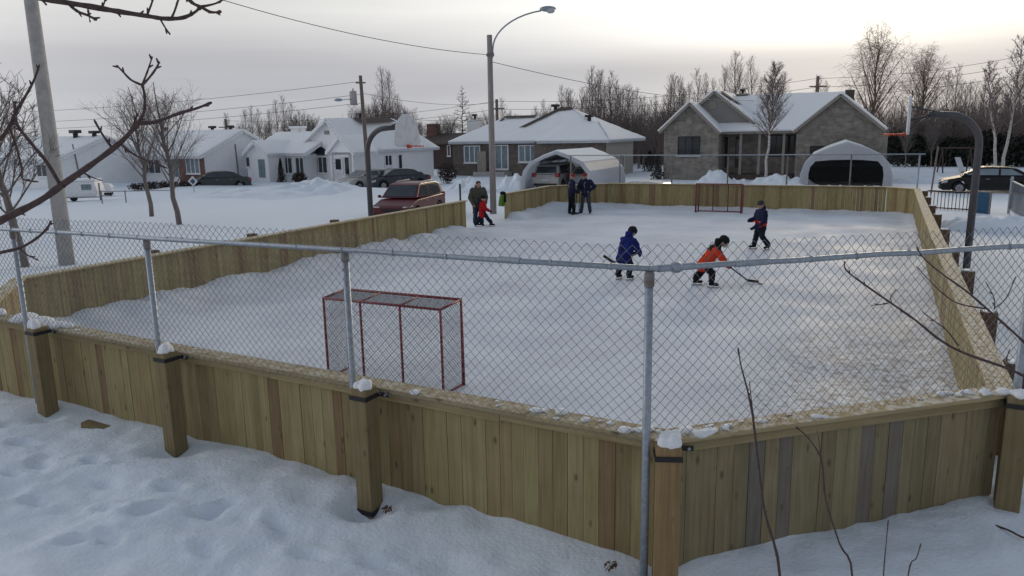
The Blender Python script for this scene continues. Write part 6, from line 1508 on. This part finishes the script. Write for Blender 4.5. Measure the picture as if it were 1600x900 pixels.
# ------------------------------------------------------------------ bare branches close to the camera, growing from trunks outside the picture
def twig(parent, pts, D, w0, w1, name='branch', m='bark_near', jit=.0, buds=True, seed=0, world=False):
    P = []
    for i, p in enumerate(pts):
        if len(p) == 3 and world or isinstance(p, Vector): P.append(Vector(p)); continue
        d_ = D if not isinstance(D, (tuple, list)) else D[0] + (D[1] - D[0]) * i / (len(pts) - 1)
        P.append(atY(p[0], p[1], d_))
    # smooth the polyline and let it wander a little, as wood does
    rn = random.Random(seed + int(abs(pts[0][0]) * 3)); S_ = []
    for i in range(len(P) - 1):
        a = P[max(i - 1, 0)]; b = P[i]; c = P[i + 1]; e = P[min(i + 2, len(P) - 1)]
        for k in range(4):
            u = k / 4; S_.append(.5 * ((2 * b) + (c - a) * u + (2 * a - 5 * b + 4 * c - e) * u * u + (3 * b - a - 3 * c + e) * u ** 3))
    S_.append(P[-1]); n = len(S_) - 1
    rad = [(w0 + (w1 - w0) * i / n) / 2 * (1 + .16 * rn.uniform(-1, 1)) for i in range(n + 1)]
    if buds: rad[-1] *= 1.0; rad[-2] *= 1.5
    q = MB(); q.tube(S_, rad, 8)
    if buds:
        for i in range(2, n, 3):
            if rn.random() < .55:
                d = (S_[i + 1] - S_[i - 1]).normalized(); sd = d.cross(Vector((rn.uniform(-1, 1), rn.uniform(-1, 1), rn.uniform(-1, 1)))).normalized()
                q.cone(S_[i] + sd * rad[i] * .6, S_[i] + sd * (rad[i] + .006) + d * .008, .004, .0022, 6)
    return q.build(name, M[m], parent, smooth=True, recalc=False)
def near_tree(label, trunk, r0, r1): 
    t = thing('bare_tree', label, 'tree', (0, 0, 0)); q = MB(); q.tube(trunk, [r0 + (r1 - r0) * i / (len(trunk) - 1) for i in range(len(trunk))], 12); q.build('trunk', M['bark_near'], t, smooth=True); return t
TL = [(-2.95, 2.25, -.2), (-2.9, 2.3, 1.2), (-2.82, 2.3, 2.4), (-2.85, 2.35, 3.6), (-2.75, 2.4, 4.6), (-2.8, 2.4, 5.6)]
t = near_tree('bare tree just outside the left edge, its dark branches reaching across the view', TL, .09, .03)
D = 2.5
twig(t, [Vector((-2.83, 2.3, 2.55)), (-190, 430), (-60, 375), (0, 345), (60, 315), (97, 289), (150, 252), (190, 221), (216, 192)], D, .030, .015, seed=1)
for pts, a, b_ in (([(216, 193), (245, 190), (280, 177), (305, 170), (331, 160)], .014, .006), ([(214, 194), (225, 175), (226, 150), (222, 132)], .011, .008), ([(222, 133), (205, 125), (192, 112), (182, 102)], .008, .005), ([(222, 133), (228, 118), (233, 104), (238, 88)], .0075, .004), ([(222, 134), (236, 118), (245, 105), (249, 96)], .008, .006),
                   ([(204, 206), (210, 190), (216, 177)], .007, .004), ([(176, 232), (160, 210), (147, 187)], .009, .006), ([(188, 224), (212, 243), (262, 263)], .008, .004), ([(132, 271), (146, 278), (160, 282)], .006, .003),
                   ([(95, 290), (73, 253), (49, 224), (27, 195), (23, 170), (23, 158)], .013, .008), ([(24, 186), (16, 200), (24, 224), (34, 262), (36, 280), (60, 284)], .009, .004)):
    twig(t, pts, D, a, b_, seed=3)
twig(t, [Vector((-2.84, 2.34, 3.2)), (-200, 300), (-60, 255), (0, 218), (28, 170), (50, 132), (62, 101)], D, .022, .005, seed=4)
twig(t, [Vector((-2.82, 2.3, 2.3)), (-200, 440), (-60, 412), (0, 395), (32, 387), (59, 371), (73, 357), (80, 345)], D, .016, .005, seed=5)
twig(t, [(31, 388), (44, 399), (61, 407)], D, .006, .003, seed=6)
twig(t, [Vector((-2.78, 2.4, 4.35)), (-220, -45), (-40, -22), (80, 0), (140, 10), (185, 18), (230, 25), (256, 29), (284, 28), (303, 20), (313, 11)], D, .022, .009, seed=7)
for pts, a, b_ in (([(286, -12), (300, 4), (314, 11), (330, 19), (346, 18)], .012, .007), ([(318, 10), (338, 5), (352, -3), (370, -12)], .008, .004), ([(106, 5), (120, 17), (137, 24), (151, 31)], .010, .007), ([(137, 12), (139, 24), (141, 35)], .005, .003), ([(159, 13), (163, 4), (168, -14)], .006, .004), ([(229, 25), (236, 8), (246, -22)], .008, .005), ([(268, 28), (274, 14), (284, -18)], .008, .005), ([(250, 29), (258, 43), (266, 54)], .006, .004), ([(62, -12), (66, 0), (73, 8)], .006, .004)):
    twig(t, pts, D, a, b_, seed=8)
TR = [(3.55, 3.0, -.2), (3.5, 3.05, .8), (3.55, 3.0, 1.9), (3.5, 3.1, 3.0)]
t = near_tree('bare shrub just outside the right edge, thin branches crossing in front of the fence', TR, .04, .015)
D = 3.1
twig(t, [Vector((3.52, 3.04, 1.3)), (1760, 655), (1640, 608), (1580, 578), (1510, 553), (1470, 532), (1430, 500), (1390, 472), (1350, 444), (1322, 422), (1320, 408)], D, .016, .005, seed=9)
twig(t, [Vector((3.52, 3.02, 1.6)), (1740, 640), (1650, 580), (1590, 525), (1545, 485), (1510, 455), (1475, 430), (1445, 405), (1432, 386)], D, .014, .0045, seed=10)
for pts, a, b_ in (([(1393, 473), (1392, 463), (1401, 452)], .005, .003), ([(1388, 474), (1375, 476), (1361, 477)], .005, .0025), ([(1497, 540), (1480, 517), (1458, 500), (1441, 487)], .007, .003), ([(1545, 483), (1500, 475), (1475, 460), (1450, 436), (1432, 416)], .007, .003), ([(1554, 484), (1553, 465), (1540, 440)], .005, .003), ([(1553, 482), (1572, 466), (1587, 432)], .006, .003), ([(1588, 581), (1573, 566), (1578, 545)], .006, .003)):
    twig(t, pts, D, a, b_, seed=11)
def sapling(label, pts, D, a, b_, sides=()):
    p = atY(pts[0][0], pts[0][1], D); foot = Vector((p.x + .03, p.y + .02, -.1)); o = thing('sapling', label, 'sapling', foot, 0, None); o2 = twig(None, [foot + Vector((0, 0, 0))] + pts, D, a, b_, 'stem', seed=12, m='bark_near')
    for q_ in [o2]: 
        q_.data.transform(Matrix.Translation(-foot)); q_.parent = o
    for sp, sa, sb in sides:
        q_ = twig(None, sp, D, sa, sb, 'side_shoot', seed=13); q_.data.transform(Matrix.Translation(-foot)); q_.parent = o
sapling('tall reddish sapling shoot standing against the diagonal boards and fence', [(1219, 905), (1195, 800), (1184, 715), (1176, 650), (1168, 610), (1158, 572), (1153, 543)], 4.1, .020, .007, [([(1178, 655), (1174, 625), (1171, 595)], .008, .004)])
sapling('bent dark sapling shoot to the right of the tall reddish one', [(1332, 905), (1312, 850), (1290, 780), (1284, 720), (1264, 686), (1243, 666)], 4.1, .015, .006, [([(1284, 722), (1280, 690), (1276, 672)], .005, .003)])
sapling('thin short shoot rising in front of the right end of the diagonal boards', [(1380, 905), (1384, 855), (1388, 812)], 4.1, .009, .005)
sapling('short stub shoot at the bottom edge, rightmost of the saplings', [(1418, 905), (1432, 872), (1439, 849)], 4.1, .009, .006)
pA, pB, pC = onz(1545, 818, .10), onz(1575, 828, .11), onz(1606, 842, .13)
t = thing('fallen_twig', 'dark fallen twig lying on the snow at the foot of the rightmost post', 'twig', pA); o = twig(None, [pA, pB, pC, pC + Vector((.25, -.12, .02))], 5, .022, .012, 'stem'); o.data.transform(Matrix.Translation(-pA)); o.parent = t
